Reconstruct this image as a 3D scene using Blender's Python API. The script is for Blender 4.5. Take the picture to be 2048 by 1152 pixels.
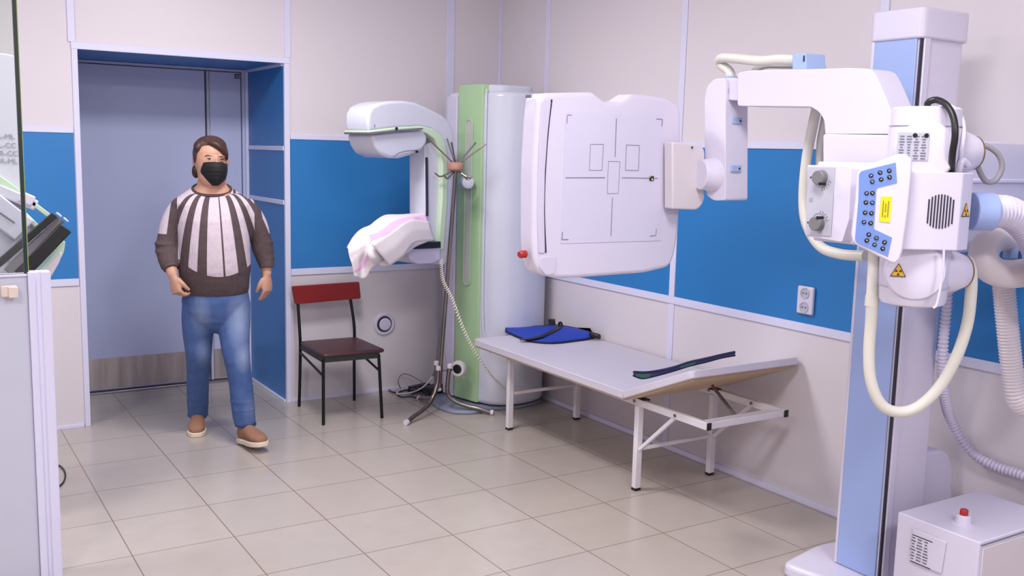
import bpy, bmesh, math, random
from mathutils import Vector, Matrix

for o in list(bpy.data.objects):
    bpy.data.objects.remove(o)
S = bpy.context.scene
COL = S.collection
R = math.radians
random.seed(7)

# ---------------- camera ----------------
cam_d = bpy.data.cameras.new('camera')
cam_d.sensor_fit = 'HORIZONTAL'
cam_d.sensor_width = 36.0
cam_d.lens = 36.0 * 1956.64 / 2048.0
cam_d.clip_start = 0.05
cam = bpy.data.objects.new('camera', cam_d)
COL.objects.link(cam)
yaw, pitch, roll = 0.5613, -0.1386, 0.0242
fw = Vector((math.sin(yaw) * math.cos(pitch), math.cos(yaw) * math.cos(pitch), math.sin(pitch)))
rt = Vector((math.cos(yaw), -math.sin(yaw), 0))
up = rt.cross(fw)
r2 = rt * math.cos(roll) + up * math.sin(roll)
u2 = -rt * math.sin(roll) + up * math.cos(roll)
m = Matrix((r2, u2, -fw)).transposed().to_4x4()
m.translation = Vector((-3.530, -5.835, 1.603))
cam.matrix_world = m
S.camera = cam

# ---------------- world, exposure, lights of the room ----------------
wd = bpy.data.worlds.new('world')
S.world = wd
wd.use_nodes = True
wd.node_tree.nodes['Background'].inputs[0].default_value = (0.72, 0.74, 0.9, 1)
wd.node_tree.nodes['Background'].inputs[1].default_value = 0.25
S.view_settings.view_transform = 'Standard'
S.view_settings.look = 'None'
S.view_settings.gamma = 1
S.view_settings.use_curve_mapping = False
S.view_settings.exposure = -0.06
LIGHT_COLOR = (1.0, 0.975, 0.99)
CEIL = 3.0
# place (x, y), size and power of the ceiling lamps
LAMPS = [(-2.0, -1.75, 0.55, 44), (-2.0, -4.3, 0.55, 34), (-4.4, -4.3, 0.55, 38),
         (-4.4, -1.75, 0.55, 30), (-2.2, -6.5, 0.55, 62)]
for lx, ly, ls, lp in LAMPS:
    ld = bpy.data.lights.new('ceiling_lamp_glow', 'AREA')
    ld.shape = 'SQUARE'
    ld.size = ls
    ld.energy = lp
    ld.color = LIGHT_COLOR
    lo = bpy.data.objects.new('ceiling_lamp_glow', ld)
    lo.location = (lx, ly, CEIL - 0.095)
    COL.objects.link(lo)


# ---------------- materials ----------------
def srgb(r, g, b):
    o = []
    for c in (r, g, b):
        c = c / 255.0
        o.append(c / 12.92 if c <= 0.04045 else ((c + 0.055) / 1.055) ** 2.4)
    return (o[0], o[1], o[2], 1)


def mat(name, rgb, rough=0.5, metal=0.0, var=0.03, scale=6.0, bump=0.0, bscale=60.0, coat=0.0, spec=0.5):
    ma = bpy.data.materials.new(name)
    ma.use_nodes = True
    nt = ma.node_tree
    bs = nt.nodes['Principled BSDF']
    bs.inputs['Roughness'].default_value = rough
    bs.inputs['Metallic'].default_value = metal
    bs.inputs['Specular IOR Level'].default_value = spec
    if coat:
        bs.inputs['Coat Weight'].default_value = coat
        bs.inputs['Coat Roughness'].default_value = 0.12
    c = srgb(*rgb)
    tc = nt.nodes.new('ShaderNodeTexCoord')
    nz = nt.nodes.new('ShaderNodeTexNoise')
    nz.inputs['Scale'].default_value = scale
    nz.inputs['Detail'].default_value = 3
    nt.links.new(tc.outputs['Object'], nz.inputs['Vector'])
    mx = nt.nodes.new('ShaderNodeMix')
    mx.data_type = 'RGBA'
    mx.inputs[6].default_value = (c[0] * (1 - var), c[1] * (1 - var), c[2] * (1 - var), 1)
    mx.inputs[7].default_value = (min(1, c[0] * (1 + var)), min(1, c[1] * (1 + var)), min(1, c[2] * (1 + var)), 1)
    nt.links.new(nz.outputs['Fac'], mx.inputs[0])
    nt.links.new(mx.outputs[2], bs.inputs['Base Color'])
    if bump:
        n2 = nt.nodes.new('ShaderNodeTexNoise')
        n2.inputs['Scale'].default_value = bscale
        n2.inputs['Detail'].default_value = 4
        nt.links.new(tc.outputs['Object'], n2.inputs['Vector'])
        bp = nt.nodes.new('ShaderNodeBump')
        bp.inputs['Strength'].default_value = bump
        bp.inputs['Distance'].default_value = 0.004
        nt.links.new(n2.outputs['Fac'], bp.inputs['Height'])
        nt.links.new(bp.outputs['Normal'], bs.inputs['Normal'])
    return ma


class NT:
    """tiny helper for node maths"""
    def __init__(s, ma):
        s.nt = ma.node_tree

    def m(s, op, a, b=0.0, c=0.0, clamp=False):
        n = s.nt.nodes.new('ShaderNodeMath')
        n.operation = op
        n.use_clamp = clamp
        for i, v in enumerate((a, b, c)):
            if isinstance(v, (int, float)):
                n.inputs[i].default_value = v
            else:
                s.nt.links.new(v, n.inputs[i])
        return n.outputs[0]

    def xyz(s, kind='Object'):
        tc = s.nt.nodes.new('ShaderNodeTexCoord')
        sp = s.nt.nodes.new('ShaderNodeSeparateXYZ')
        s.nt.links.new(tc.outputs[kind], sp.inputs[0])
        return sp.outputs

    def band(s, v, c, h):      # 1 where |v-c|<h
        return s.m('LESS_THAN', s.m('ABSOLUTE', s.m('SUBTRACT', v, c)), h)

    def mix(s, fac, a, b):
        n = s.nt.nodes.new('ShaderNodeMix')
        n.data_type = 'RGBA'
        for i, v in ((0, fac), (6, a), (7, b)):
            if isinstance(v, (int, float, tuple)):
                n.inputs[i].default_value = v
            else:
                s.nt.links.new(v, n.inputs[i])
        return n.outputs[2]

    def noise(s, scale, kind='Object', detail=3):
        tc = s.nt.nodes.new('ShaderNodeTexCoord')
        n = s.nt.nodes.new('ShaderNodeTexNoise')
        n.inputs['Scale'].default_value = scale
        n.inputs['Detail'].default_value = detail
        s.nt.links.new(tc.outputs[kind], n.inputs['Vector'])
        return n.outputs['Fac']

    def base(s, c):
        s.nt.links.new(c, s.nt.nodes['Principled BSDF'].inputs['Base Color'])

    def bump(s, h, strength=0.3, dist=0.004):
        bp = s.nt.nodes.new('ShaderNodeBump')
        bp.inputs['Strength'].default_value = strength
        bp.inputs['Distance'].default_value = dist
        s.nt.links.new(h, bp.inputs['Height'])
        s.nt.links.new(bp.outputs['Normal'], s.nt.nodes['Principled BSDF'].inputs['Normal'])


WALL = mat('wall_panel_beige', (219, 212, 217), 0.42, var=0.015, scale=2.0)
MWHITE = mat('cool_white_enamel', (206, 208, 222), 0.3, var=0.012, coat=0.3)
BLUE = mat('wall_panel_blue', (42, 121, 188), 0.4, var=0.02, scale=2.0)
TRIM = mat('white_plastic_trim', (218, 217, 240), 0.35)
CEILM = mat('ceiling_white', (240, 240, 246), 0.8)
WHITE = mat('white_enamel', (216, 211, 229), 0.3, var=0.012, coat=0.3)
WHITE2 = mat('white_plastic', (208, 203, 224), 0.4, var=0.012)
CREAM = mat('cream_plastic', (214, 206, 212), 0.4, var=0.012)
PEAR = mat('pale_hose_plastic', (218, 215, 205), 0.4, var=0.02)
LBLUE = mat('light_blue_paint', (158, 178, 226), 0.35, var=0.012)
LBLUE2 = mat('light_blue_clamp_plastic', (160, 182, 222), 0.4)
KBLUE = mat('keypad_blue', (112, 142, 208), 0.4)
GREEN = mat('pale_green_plastic', (168, 200, 156), 0.4, var=0.02)
GREENL = mat('light_green_plastic', (200, 222, 192), 0.4, var=0.02)
GREY = mat('grey_base_paint', (140, 146, 166), 0.4)
GREYL = mat('light_grey_plate', (184, 184, 198), 0.4)
GREYK = mat('grey_knob', (118, 116, 120), 0.4)
LINE = mat('dark_grey_print', (110, 108, 122), 0.6)
BLACK = mat('black_plastic', (18, 18, 20), 0.4)
BLACKM = mat('black_metal_tube', (14, 13, 15), 0.35, metal=0.3)
DARK = mat('dark_seam', (45, 42, 60), 0.6)
RED = mat('red_button', (168, 34, 30), 0.35)
REDV = mat('red_vinyl', (132, 22, 24), 0.35, var=0.05, bump=0.05)
MAROON = mat('dark_maroon_vinyl', (78, 42, 46), 0.38, var=0.06, bump=0.05)
STEEL = mat('brushed_steel', (168, 160, 168), 0.3, metal=0.9, var=0.08, scale=3)
CHROME = mat('chrome', (138, 128, 124), 0.25, metal=1.0)
VINYL = mat('pale_vinyl', (206, 200, 212), 0.5, var=0.03, scale=14, bump=0.15, bscale=90)
FRAME = mat('white_painted_steel', (228, 222, 228), 0.35)
YELLOW = mat('yellow_label', (228, 216, 30), 0.5)
AMBER = mat('amber_warning', (226, 176, 30), 0.5)
SKIN = mat('skin', (196, 148, 124), 0.5, var=0.05, scale=20)
BROWNB = mat('copper_brown_hub', (176, 128, 112), 0.4)
APRON = mat('royal_blue_fabric', (26, 62, 176), 0.6, var=0.06, bump=0.2)
NAVY = mat('navy_binding', (14, 18, 62), 0.7)
TEAL = mat('teal_fabric', (22, 128, 122), 0.6)
PAPER = mat('pale_blue_lining', (176, 208, 226), 0.7)
UNDER = mat('plywood_underside', (196, 170, 140), 0.6, var=0.06)
DOORM = mat('lilac_grey_laminate', (190, 196, 226), 0.4, var=0.012, scale=1.5)
BEIGEP = mat('beige_plastic', (222, 204, 194), 0.5)
COIL = mat('cream_coil_cord', (226, 220, 204), 0.5)


def glass_mat():
    ma = bpy.data.materials.new('lead_glass')
    ma.use_nodes = True
    nt = ma.node_tree
    bs = nt.nodes['Principled BSDF']
    nt.nodes.remove(bs)
    out = nt.nodes['Material Output']
    tr = nt.nodes.new('ShaderNodeBsdfTransparent')
    tr.inputs[0].default_value = (0.90, 0.94, 0.91, 1)
    gl = nt.nodes.new('ShaderNodeBsdfGlossy')
    gl.inputs['Roughness'].default_value = 0.03
    lw = nt.nodes.new('ShaderNodeFresnel')
    lw.inputs[0].default_value = 1.5
    mx = nt.nodes.new('ShaderNodeMixShader')
    nt.links.new(lw.outputs[0], mx.inputs[0])
    nt.links.new(tr.outputs[0], mx.inputs[1])
    nt.links.new(gl.outputs[0], mx.inputs[2])
    nt.links.new(mx.outputs[0], out.inputs[0])
    return ma


GLASS = glass_mat()
GEDGE = mat('dark_green_glass_edge', (20, 46, 40), 0.15)
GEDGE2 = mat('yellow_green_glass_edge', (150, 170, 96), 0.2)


def floor_mat():
    ma = mat('ceramic_floor_tiles', (196, 182, 172), 0.22, var=0.03, scale=5)
    n = NT(ma)
    x, y, z = n.xyz()
    u = n.m('DIVIDE', n.m('ADD', x, 2.8266), 0.4)
    v = n.m('DIVIDE', n.m('SUBTRACT', y, 0.0932), 0.41324)
    fu = n.m('ABSOLUTE', n.m('SUBTRACT', n.m('FRACT', n.m('ADD', u, 100.5)), 0.5))
    fv = n.m('ABSOLUTE', n.m('SUBTRACT', n.m('FRACT', n.m('ADD', v, 100.5)), 0.5))
    gu = n.m('LESS_THAN', fu, 0.0062)
    gv = n.m('LESS_THAN', fv, 0.0058)
    g = n.m('MAXIMUM', gu, gv)
    wn = n.nt.nodes.new('ShaderNodeTexWhiteNoise')
    cb = n.nt.nodes.new('ShaderNodeCombineXYZ')
    n.nt.links.new(n.m('FLOOR', n.m('ADD', u, 100)), cb.inputs[0])
    n.nt.links.new(n.m('FLOOR', n.m('ADD', v, 100)), cb.inputs[1])
    n.nt.links.new(cb.outputs[0], wn.inputs['Vector'])
    a = n.mix(wn.outputs['Value'], srgb(181, 172, 166), srgb(187, 178, 171))
    b = n.mix(n.noise(9, detail=6), a, srgb(177, 166, 156))
    c = n.mix(g, b, srgb(136, 116, 104))
    n.base(c)
    n.bump(n.m('SUBTRACT', 1.0, g), 0.3, 0.002)
    return ma


FLOORM = floor_mat()


# ---------------- mesh helpers ----------------
def smooth(me, ang=35):
    for p in me.polygons:
        p.use_smooth = True
    me.set_sharp_from_angle(angle=R(ang))


def obj(name, bm, ma, parent=None, bevel=0.0, seg=2, ang=35, smoothing=True):
    me = bpy.data.meshes.new(name)
    bm.normal_update()
    bm.to_mesh(me)
    bm.free()
    for q in (ma if isinstance(ma, (list, tuple)) else [ma]):
        me.materials.append(q)
    if smoothing:
        smooth(me, ang)
    o = bpy.data.objects.new(name, me)
    COL.objects.link(o)
    if parent:
        o.parent = parent
        o.matrix_parent_inverse = parent_world(parent).inverted()
    if bevel:
        b = o.modifiers.new('bevel', 'BEVEL')
        b.width = bevel
        b.segments = seg
        b.limit_method = 'ANGLE'
        b.angle_limit = R(30)
        b.harden_normals = False
    return o


def parent_world(p):
    if p is None:
        return Matrix()
    return parent_world(p.parent) @ p.matrix_parent_inverse @ p.matrix_basis


def thing(name, label, cat, loc=(0, 0, 0), rotz=0, group=None):
    o = bpy.data.objects.new(name, None)
    COL.objects.link(o)
    o.location = loc
    o.rotation_euler = (0, 0, rotz)
    o.empty_display_size = 0.1
    o['label'] = label
    o['category'] = cat
    if group:
        o['group'] = group
    return o


def tag(o, label, cat, group=None):
    o['label'] = label
    o['category'] = cat
    if group:
        o['group'] = group
    return o


def struct(o):
    o['kind'] = 'structure'
    return o


def B():
    return bmesh.new()


def quadface(bm, vs, mi=0):
    try:
        f = bm.faces.new(vs)
        f.material_index = mi
        return f
    except ValueError:
        return None


def box(bm, x0, x1, y0, y1, z0, z1, mi=0):
    v = [bm.verts.new(p) for p in ((x0, y0, z0), (x1, y0, z0), (x1, y1, z0), (x0, y1, z0),
                                   (x0, y0, z1), (x1, y0, z1), (x1, y1, z1), (x0, y1, z1))]
    for q in ((0, 3, 2, 1), (4, 5, 6, 7), (0, 1, 5, 4), (1, 2, 6, 5), (2, 3, 7, 6), (3, 0, 4, 7)):
        quadface(bm, [v[i] for i in q], mi)
    return bm


def obox(bm, c, ax, ay, az, sx, sy, sz, mi=0):
    """oriented box: centre, three axes, full sizes"""
    c = Vector(c)
    ax, ay, az = (Vector(a).normalized() for a in (ax, ay, az))
    v = []
    for k in (-1, 1):
        for i, j in ((-1, -1), (1, -1), (1, 1), (-1, 1)):
            v.append(bm.verts.new(c + ax * (i * sx / 2) + ay * (j * sy / 2) + az * (k * sz / 2)))
    for q in ((0, 3, 2, 1), (4, 5, 6, 7), (0, 1, 5, 4), (1, 2, 6, 5), (2, 3, 7, 6), (3, 0, 4, 7)):
        quadface(bm, [v[i] for i in q], mi)
    return bm


def bar(bm, a, b, w, h, upv=(0, 0, 1), mi=0):
    """rectangular bar from a to b"""
    a, b = Vector(a), Vector(b)
    d = (b - a)
    ax = d.normalized()
    ay = Vector(upv).cross(ax).normalized()
    az = ax.cross(ay)
    return obox(bm, (a + b) / 2, ax, ay, az, d.length, w, h, mi)


def prism(bm, pts, ext, mi=0):
    """polygon (world points) extruded by vector ext"""
    ext = Vector(ext)
    a = [bm.verts.new(Vector(p)) for p in pts]
    b = [bm.verts.new(Vector(p) + ext) for p in pts]
    n = len(pts)
    nrm = Vector((0, 0, 0))
    for i in range(n):
        p, q = Vector(pts[i]), Vector(pts[(i + 1) % n])
        nrm += p.cross(q)
    flip = nrm.dot(ext) > 0
    if flip:
        quadface(bm, list(reversed(a)), mi)
        quadface(bm, b, mi)
    else:
        quadface(bm, a, mi)
        quadface(bm, list(reversed(b)), mi)
    for i in range(n):
        j = (i + 1) % n
        q = [a[i], a[j], b[j], b[i]]
        quadface(bm, q if flip else list(reversed(q)), mi)
    return bm


def rounded(pts, rad, n=5):
    """round the corners of a closed 3D polygon; rad number or list"""
    out = []
    N = len(pts)
    P = [Vector(p) for p in pts]
    for i in range(N):
        r = rad[i] if isinstance(rad, (list, tuple)) else rad
        a, b, c = P[i - 1], P[i], P[(i + 1) % N]
        if r <= 0:
            out.append(b)
            continue
        d1, d2 = (a - b), (c - b)
        l = min(r, d1.length * 0.48, d2.length * 0.48)
        s, e = b + d1.normalized() * l, b + d2.normalized() * l
        for k in range(n + 1):
            t = k / n
            out.append(s * (1 - t) ** 2 + b * (2 * t * (1 - t)) + e * t * t)
    return out


def spline(pts, n=8, closed=False):
    P = [Vector(p) for p in pts]
    out = []
    N = len(P)
    for i in range(N - 1):
        p0 = P[i - 1] if i > 0 else P[i] * 2 - P[i + 1]
        p1, p2 = P[i], P[i + 1]
        p3 = P[i + 2] if i + 2 < N else P[i + 1] * 2 - P[i]
        for k in range(n):
            t = k / n
            out.append(0.5 * ((2 * p1) + (-p0 + p2) * t + (2 * p0 - 5 * p1 + 4 * p2 - p3) * t * t +
                              (-p0 + 3 * p1 - 3 * p2 + p3) * t ** 3))
    out.append(P[-1])
    return out


def tube(bm, path, rad, seg=12, mi=0, caps=True, sx=1.0):
    """tube along a polyline; rad number or function of fraction"""
    P = [Vector(p) for p in path]
    n = len(P)
    rings = []
    t0 = (P[1] - P[0]).normalized()
    ref = Vector((0, 0, 1)) if abs(t0.z) < 0.9 else Vector((1, 0, 0))
    nx = t0.cross(ref).normalized()
    for i in range(n):
        t = (P[min(i + 1, n - 1)] - P[max(i - 1, 0)]).normalized()
        nx = (nx - t * nx.dot(t)).normalized()
        ny = t.cross(nx)
        r = rad(i / (n - 1)) if callable(rad) else rad
        rings.append([bm.verts.new(P[i] + (nx * math.cos(a) * sx + ny * math.sin(a)) * r)
                      for a in (2 * math.pi * k / seg for k in range(seg))])
    for i in range(n - 1):
        for k in range(seg):
            j = (k + 1) % seg
            quadface(bm, [rings[i][k], rings[i][j], rings[i + 1][j], rings[i + 1][k]], mi)
    if caps:
        quadface(bm, list(reversed(rings[0])), mi)
        quadface(bm, rings[-1], mi)
    return bm


def ribbed(bm, path, r, pitch=0.011, depth=0.08, seg=16, mi=0):
    """corrugated hose"""
    P = [Vector(p) for p in path]
    L = [0]
    for i in range(1, len(P)):
        L.append(L[-1] + (P[i] - P[i - 1]).length)
    tot = L[-1]
    cnt = int(tot / pitch * 4)
    out, rr = [], []
    j = 0
    for k in range(cnt + 1):
        s = tot * k / cnt
        while j < len(L) - 2 and L[j + 1] < s:
            j += 1
        t = (s - L[j]) / max(1e-9, L[j + 1] - L[j])
        out.append(P[j].lerp(P[j + 1], min(1, t)))
        rr.append(r * (1 - depth * (1, 0.5, 0, 0.5)[k % 4] * 2.2))
    return tube(bm, out, lambda f: rr[min(cnt, int(round(f * cnt)))], seg, mi)


def lathe(bm, org, axis, prof, seg=32, mi=0):
    """prof: list of (along axis, radius)"""
    org, ax = Vector(org), Vector(axis).normalized()
    ref = Vector((0, 0, 1)) if abs(ax.z) < 0.9 else Vector((1, 0, 0))
    nx = ax.cross(ref).normalized()
    ny = ax.cross(nx)
    rings = []
    for h, r in prof:
        if r <= 1e-6:
            rings.append([bm.verts.new(org + ax * h)])
        else:
            rings.append([bm.verts.new(org + ax * h + (nx * math.cos(a) + ny * math.sin(a)) * r)
                          for a in (2 * math.pi * k / seg for k in range(seg))])
    for i in range(len(rings) - 1):
        a, b = rings[i], rings[i + 1]
        for k in range(seg):
            j = (k + 1) % seg
            if len(a) == 1 and len(b) == 1:
                continue
            if len(a) == 1:
                quadface(bm, [a[0], b[j], b[k]], mi)
            elif len(b) == 1:
                quadface(bm, [a[k], a[j], b[0]], mi)
            else:
                quadface(bm, [a[k], a[j], b[j], b[k]], mi)
    if len(rings[0]) > 1:
        quadface(bm, list(reversed(rings[0])), mi)
    if len(rings[-1]) > 1:
        quadface(bm, rings[-1], mi)
    bmesh.ops.recalc_face_normals(bm, faces=bm.faces)
    return bm


def loft(bm, rings, seg=20, mi=0, caps=True):
    """rings: (centre, x axis half, y axis half) with given axis vectors -> (c, ax, ay)"""
    R_ = []
    for c, ax, ay in rings:
        c, ax, ay = Vector(c), Vector(ax), Vector(ay)
        R_.append([bm.verts.new(c + ax * math.cos(a) + ay * math.sin(a))
                   for a in (2 * math.pi * k / seg for k in range(seg))])
    for i in range(len(R_) - 1):
        for k in range(seg):
            j = (k + 1) % seg
            quadface(bm, [R_[i][k], R_[i][j], R_[i + 1][j], R_[i + 1][k]], mi)
    if caps:
        quadface(bm, list(reversed(R_[0])), mi)
        quadface(bm, R_[-1], mi)
    return bm


def ell(bm, c, sx, sy, sz, rot=None, u=20, v=12, mi=0):
    M = Matrix.Translation(Vector(c)) @ (rot.to_4x4() if rot else Matrix()) @ Matrix.Diagonal((sx, sy, sz, 1))
    r = bmesh.ops.create_uvsphere(bm, u_segments=u, v_segments=v, radius=1, matrix=M)
    for f in {f for vv in r['verts'] for f in vv.link_faces}:
        f.material_index = mi
    return bm


def fuse(o, voxel=0.007, smooth_it=4):
    """voxel remesh so that overlapping lofts become one continuous skin"""
    mo = o.modifiers.new('r', 'REMESH')
    mo.mode = 'VOXEL'
    mo.voxel_size = voxel
    mo.use_smooth_shade = True
    sm = o.modifiers.new('s', 'SMOOTH')
    sm.iterations = smooth_it
    sm.factor = 0.5
    dg = bpy.context.evaluated_depsgraph_get()
    me = bpy.data.meshes.new_from_object(o.evaluated_get(dg))
    o.modifiers.clear()
    old = o.data
    o.data = me
    if not me.materials:
        for q in old.materials:
            me.materials.append(q)
    for p in me.polygons:
        p.use_smooth = True
    return o


def text(name, body, size, org, ux, uy, ma, parent, depth=0.0006, align='CENTER'):
    cu = bpy.data.curves.new(name, 'FONT')
    cu.body = body
    cu.size = size
    cu.extrude = depth
    cu.align_x = align
    cu.align_y = 'CENTER'
    t = bpy.data.objects.new(name, cu)
    COL.objects.link(t)
    bpy.context.view_layer.update()
    dg = bpy.context.evaluated_depsgraph_get()
    me = bpy.data.meshes.new_from_object(t.evaluated_get(dg))
    bpy.data.objects.remove(t)
    ux, uy = Vector(ux).normalized(), Vector(uy).normalized()
    uz = ux.cross(uy)
    M = Matrix((ux, uy, uz)).transposed().to_4x4()
    M.translation = Vector(org)
    me.transform(M)
    me.materials.clear()
    me.materials.append(ma)
    o = bpy.data.objects.new(name, me)
    COL.objects.link(o)
    if parent:
        o.parent = parent
        o.matrix_parent_inverse = parent_world(parent).inverted()
    return o


# =====================================================================
# THE SETTING
# =====================================================================
XL, YF = -5.6, -7.6            # left wall, wall behind the camera
DL, DR, DZ, DD = -2.673, -1.516, 2.10, 0.745   # doorway: left, right, height, depth
Z1, Z2 = 0.848, 1.645          # blue band

bm = box(B(), XL, 0.12, YF, 0.9, -0.1, 0.0)
struct(obj('floor', bm, FLOORM))
struct(obj('ceiling', box(B(), XL, 0.12, YF, 0.12, CEIL, CEIL + 0.1), CEILM))

bm = B()
box(bm, XL, DL, 0, 0.12, 0, CEIL)
box(bm, DR, 0.12, 0, 0.12, 0, CEIL)
box(bm, DL, DR, 0, 0.12, DZ, CEIL)
# blue panels standing 3 mm proud
box(bm, XL, DL - 0.03, -0.003, 0.0, Z1, Z2, 1)
box(bm, DR + 0.03, -0.002, -0.003, 0.0, Z1, Z2, 1)
# lining of the doorway recess, blue
box(bm, DR, DR + 0.12, 0.12, DD + 0.15, 0, DZ, 0)
box(bm, DR - 0.003, DR, 0.004, DD, 0, DZ, 1)
box(bm, DL - 0.12, DL, 0.12, DD + 0.15, 0, DZ, 0)
box(bm, DL, DL + 0.003, 0.004, DD, 0, DZ, 1)
box(bm, DL - 0.12, DR + 0.12, 0.12, DD + 0.15, DZ, DZ + 0.12, 0)
box(bm, DL, DR, 0.004, DD, DZ - 0.003, DZ, 1)
box(bm, DL - 0.12, DR + 0.12, DD + 0.05, DD + 0.15, 0, DZ, 0)
struct(obj('wall_back', bm, [WALL, BLUE], smoothing=False))
bm = B()
box(bm, 0, 0.12, YF, 0.0, 0, CEIL)
box(bm, -0.003, 0.0, YF, -0.003, Z1, Z2, 1)
struct(obj('wall_right', bm, [WALL, BLUE], smoothing=False))
struct(obj('wall_left', box(B(), XL - 0.12, XL, YF, 0.12, 0, CEIL), WALL))
struct(obj('wall_front', box(B(), XL, 0.12, YF - 0.12, YF, 0, CEIL), WALL))

TN = [0]


def trim(x0, x1, y0, y1, z0, z1, name=None, ma=TRIM):
    TN[0] += 1
    n = name or 'trim_%d' % TN[0]
    return struct(obj(n, box(B(), x0, x1, y0, y1, z0, z1), ma, bevel=0.0015, seg=1))


# back wall: vertical strips above the door corners, by the corner; band rails; skirting
trim(DR - 0.002, DR + 0.036, -0.008, 0, DZ + 0.03, CEIL)
trim(DL - 0.042, DL - 0.004, -0.008, 0, DZ + 0.03, CEIL)
trim(-0.415, -0.358, -0.006, 0, Z2 + 0.03, CEIL)
trim(-0.415, -0.358, -0.006, 0, Z1, Z2)
trim(-0.415, -0.358, -0.006, 0, 0.02, Z1 - 0.03)
trim(-0.018, 0.0, -0.018, 0, 0.02, CEIL)
trim(DR + 0.03, -0.02, -0.008, 0, Z2, Z2 + 0.032)
trim(XL, DL - 0.03, -0.008, 0, Z2, Z2 + 0.032)
trim(DR + 0.03, -0.02, -0.008, 0, Z1 - 0.04, Z1)
trim(XL, DL - 0.03, -0.008, 0, Z1 - 0.04, Z1)
# doorway edge strips
trim(DL - 0.026, DL + 0.004, -0.009, 0.012, 0, DZ + 0.004)
trim(DR - 0.005, DR + 0.028, -0.009, 0.014, 0, DZ + 0.004)
trim(DL - 0.028, DR + 0.03, -0.011, 0.012, DZ - 0.006, DZ + 0.03)
# strips on the right hand side of the recess
trim(DR - 0.010, DR - 0.003, 0.014, DD - 0.012, 1.575, 1.602)
trim(DR - 0.010, DR - 0.003, 0.014, DD - 0.012, 1.245, 1.272)
trim(DR - 0.018, DR - 0.003, 0.014, DD - 0.012, DZ - 0.02, DZ - 0.003)
trim(DR - 0.016, DR - 0.003, 0.014, DD - 0.012, 0.0, 0.016)
trim(DR - 0.022, DR - 0.003, DD - 0.03, DD - 0.012, 0.0, DZ - 0.02)
# right wall strips
for ys in (-0.576, -1.854, -3.09, -4.33):
    trim(-0.006, 0, ys - 0.022, ys + 0.022, 0.02, Z1 - 0.04)
    trim(-0.0075, 0, ys - 0.022, ys + 0.022, Z1, Z2)
    trim(-0.006, 0, ys - 0.022, ys + 0.022, Z2 + 0.032, CEIL)
trim(-0.010, 0, YF, -0.018, Z1 - 0.04, Z1)
trim(-0.010, 0, YF, -0.018, Z2, Z2 + 0.032)
# skirting
trim(DR + 0.03, -0.02, -0.012, 0, 0, 0.02, 'baseboard_back')
trim(XL, DL - 0.03, -0.012, 0, 0, 0.02, 'baseboard_left')
trim(-0.012, 0, YF, -0.02, 0, 0.028, 'baseboard_right')

# the door at the back of the recess
door = thing('door_1', 'lilac grey double door with steel kick plates at the back of the recess', 'door', (DL, DD, 0))
struct(door)
xm = -1.785
obj('door_leaf', box(B(), DL + 0.105, xm - 0.012, DD, DD + 0.04, 0.02, 2.075), DOORM, door, bevel=0.003)
obj('door_leaf', box(B(), xm + 0.016, DR - 0.045, DD, DD + 0.04, 0.02, 2.075), DOORM, door, bevel=0.003)
fm = B()
box(fm, DL + 0.003, DL + 0.10, DD - 0.01, DD + 0.045, 0, DZ - 0.004)
box(fm, DR - 0.04, DR - 0.004, DD - 0.008, DD + 0.045, 0, DZ - 0.004)
box(fm, DL + 0.1, DR - 0.04, DD - 0.006, DD + 0.045, 2.08, DZ - 0.004)
obj('door_frame', fm, DOORM, door, bevel=0.002)
obj('meeting_strip', box(B(), xm - 0.004, xm + 0.012, DD - 0.014, DD + 0.02, 0.02, 2.075), GREYL, door, bevel=0.002)
obj('door_gap', box(B(), xm - 0.013, xm - 0.004, DD + 0.004, DD + 0.02, 0.02, 2.075), DARK, door)
obj('threshold', box(B(), DL + 0.1, DR - 0.045, DD - 0.03, DD + 0.0, 0.0, 0.014), STEEL, door, bevel=0.003)


def kick_mat():
    ma = mat('steel_painted_reflections', (176, 166, 160), 0.38, metal=0.75)
    n = NT(ma)
    x, y, z = n.xyz()
    nz = n.nt.nodes.new('ShaderNodeTexNoise')
    nz.inputs['Scale'].default_value = 1.0
    cb = n.nt.nodes.new('ShaderNodeCombineXYZ')
    n.nt.links.new(n.m('MULTIPLY', x, 15.0), cb.inputs[0])
    n.nt.links.new(n.m('MULTIPLY', z, 1.5), cb.inputs[2])
    n.nt.links.new(cb.outputs[0], nz.inputs['Vector'])
    n.base(n.mix(nz.outputs['Fac'], srgb(120, 110, 106), srgb(226, 216, 210)))  # bright upright reflections on the steel, painted into the colour as noise streaks
    return ma


KICK = kick_mat()
obj('kick_plate', box(B(), DL + 0.11, xm - 0.016, DD - 0.004, DD, 0.03, 0.228), KICK, door)
obj('kick_plate', box(B(), xm + 0.018, DR - 0.048, DD - 0.004, DD, 0.03, 0.228), KICK, door)
pl = obj('door_tag', box(B(), -1.60, -1.54, DD - 0.003, DD, 2.035, 2.068), mat('navy_tag', (48, 66, 104), 0.5), door, bevel=0.001)
for i in range(3):
    obj('tag_line', box(B(), -1.594, -1.546 - 0.008 * i, DD - 0.004, DD - 0.003, 2.056 - 0.009 * i, 2.060 - 0.009 * i), GREYL, pl)

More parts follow.
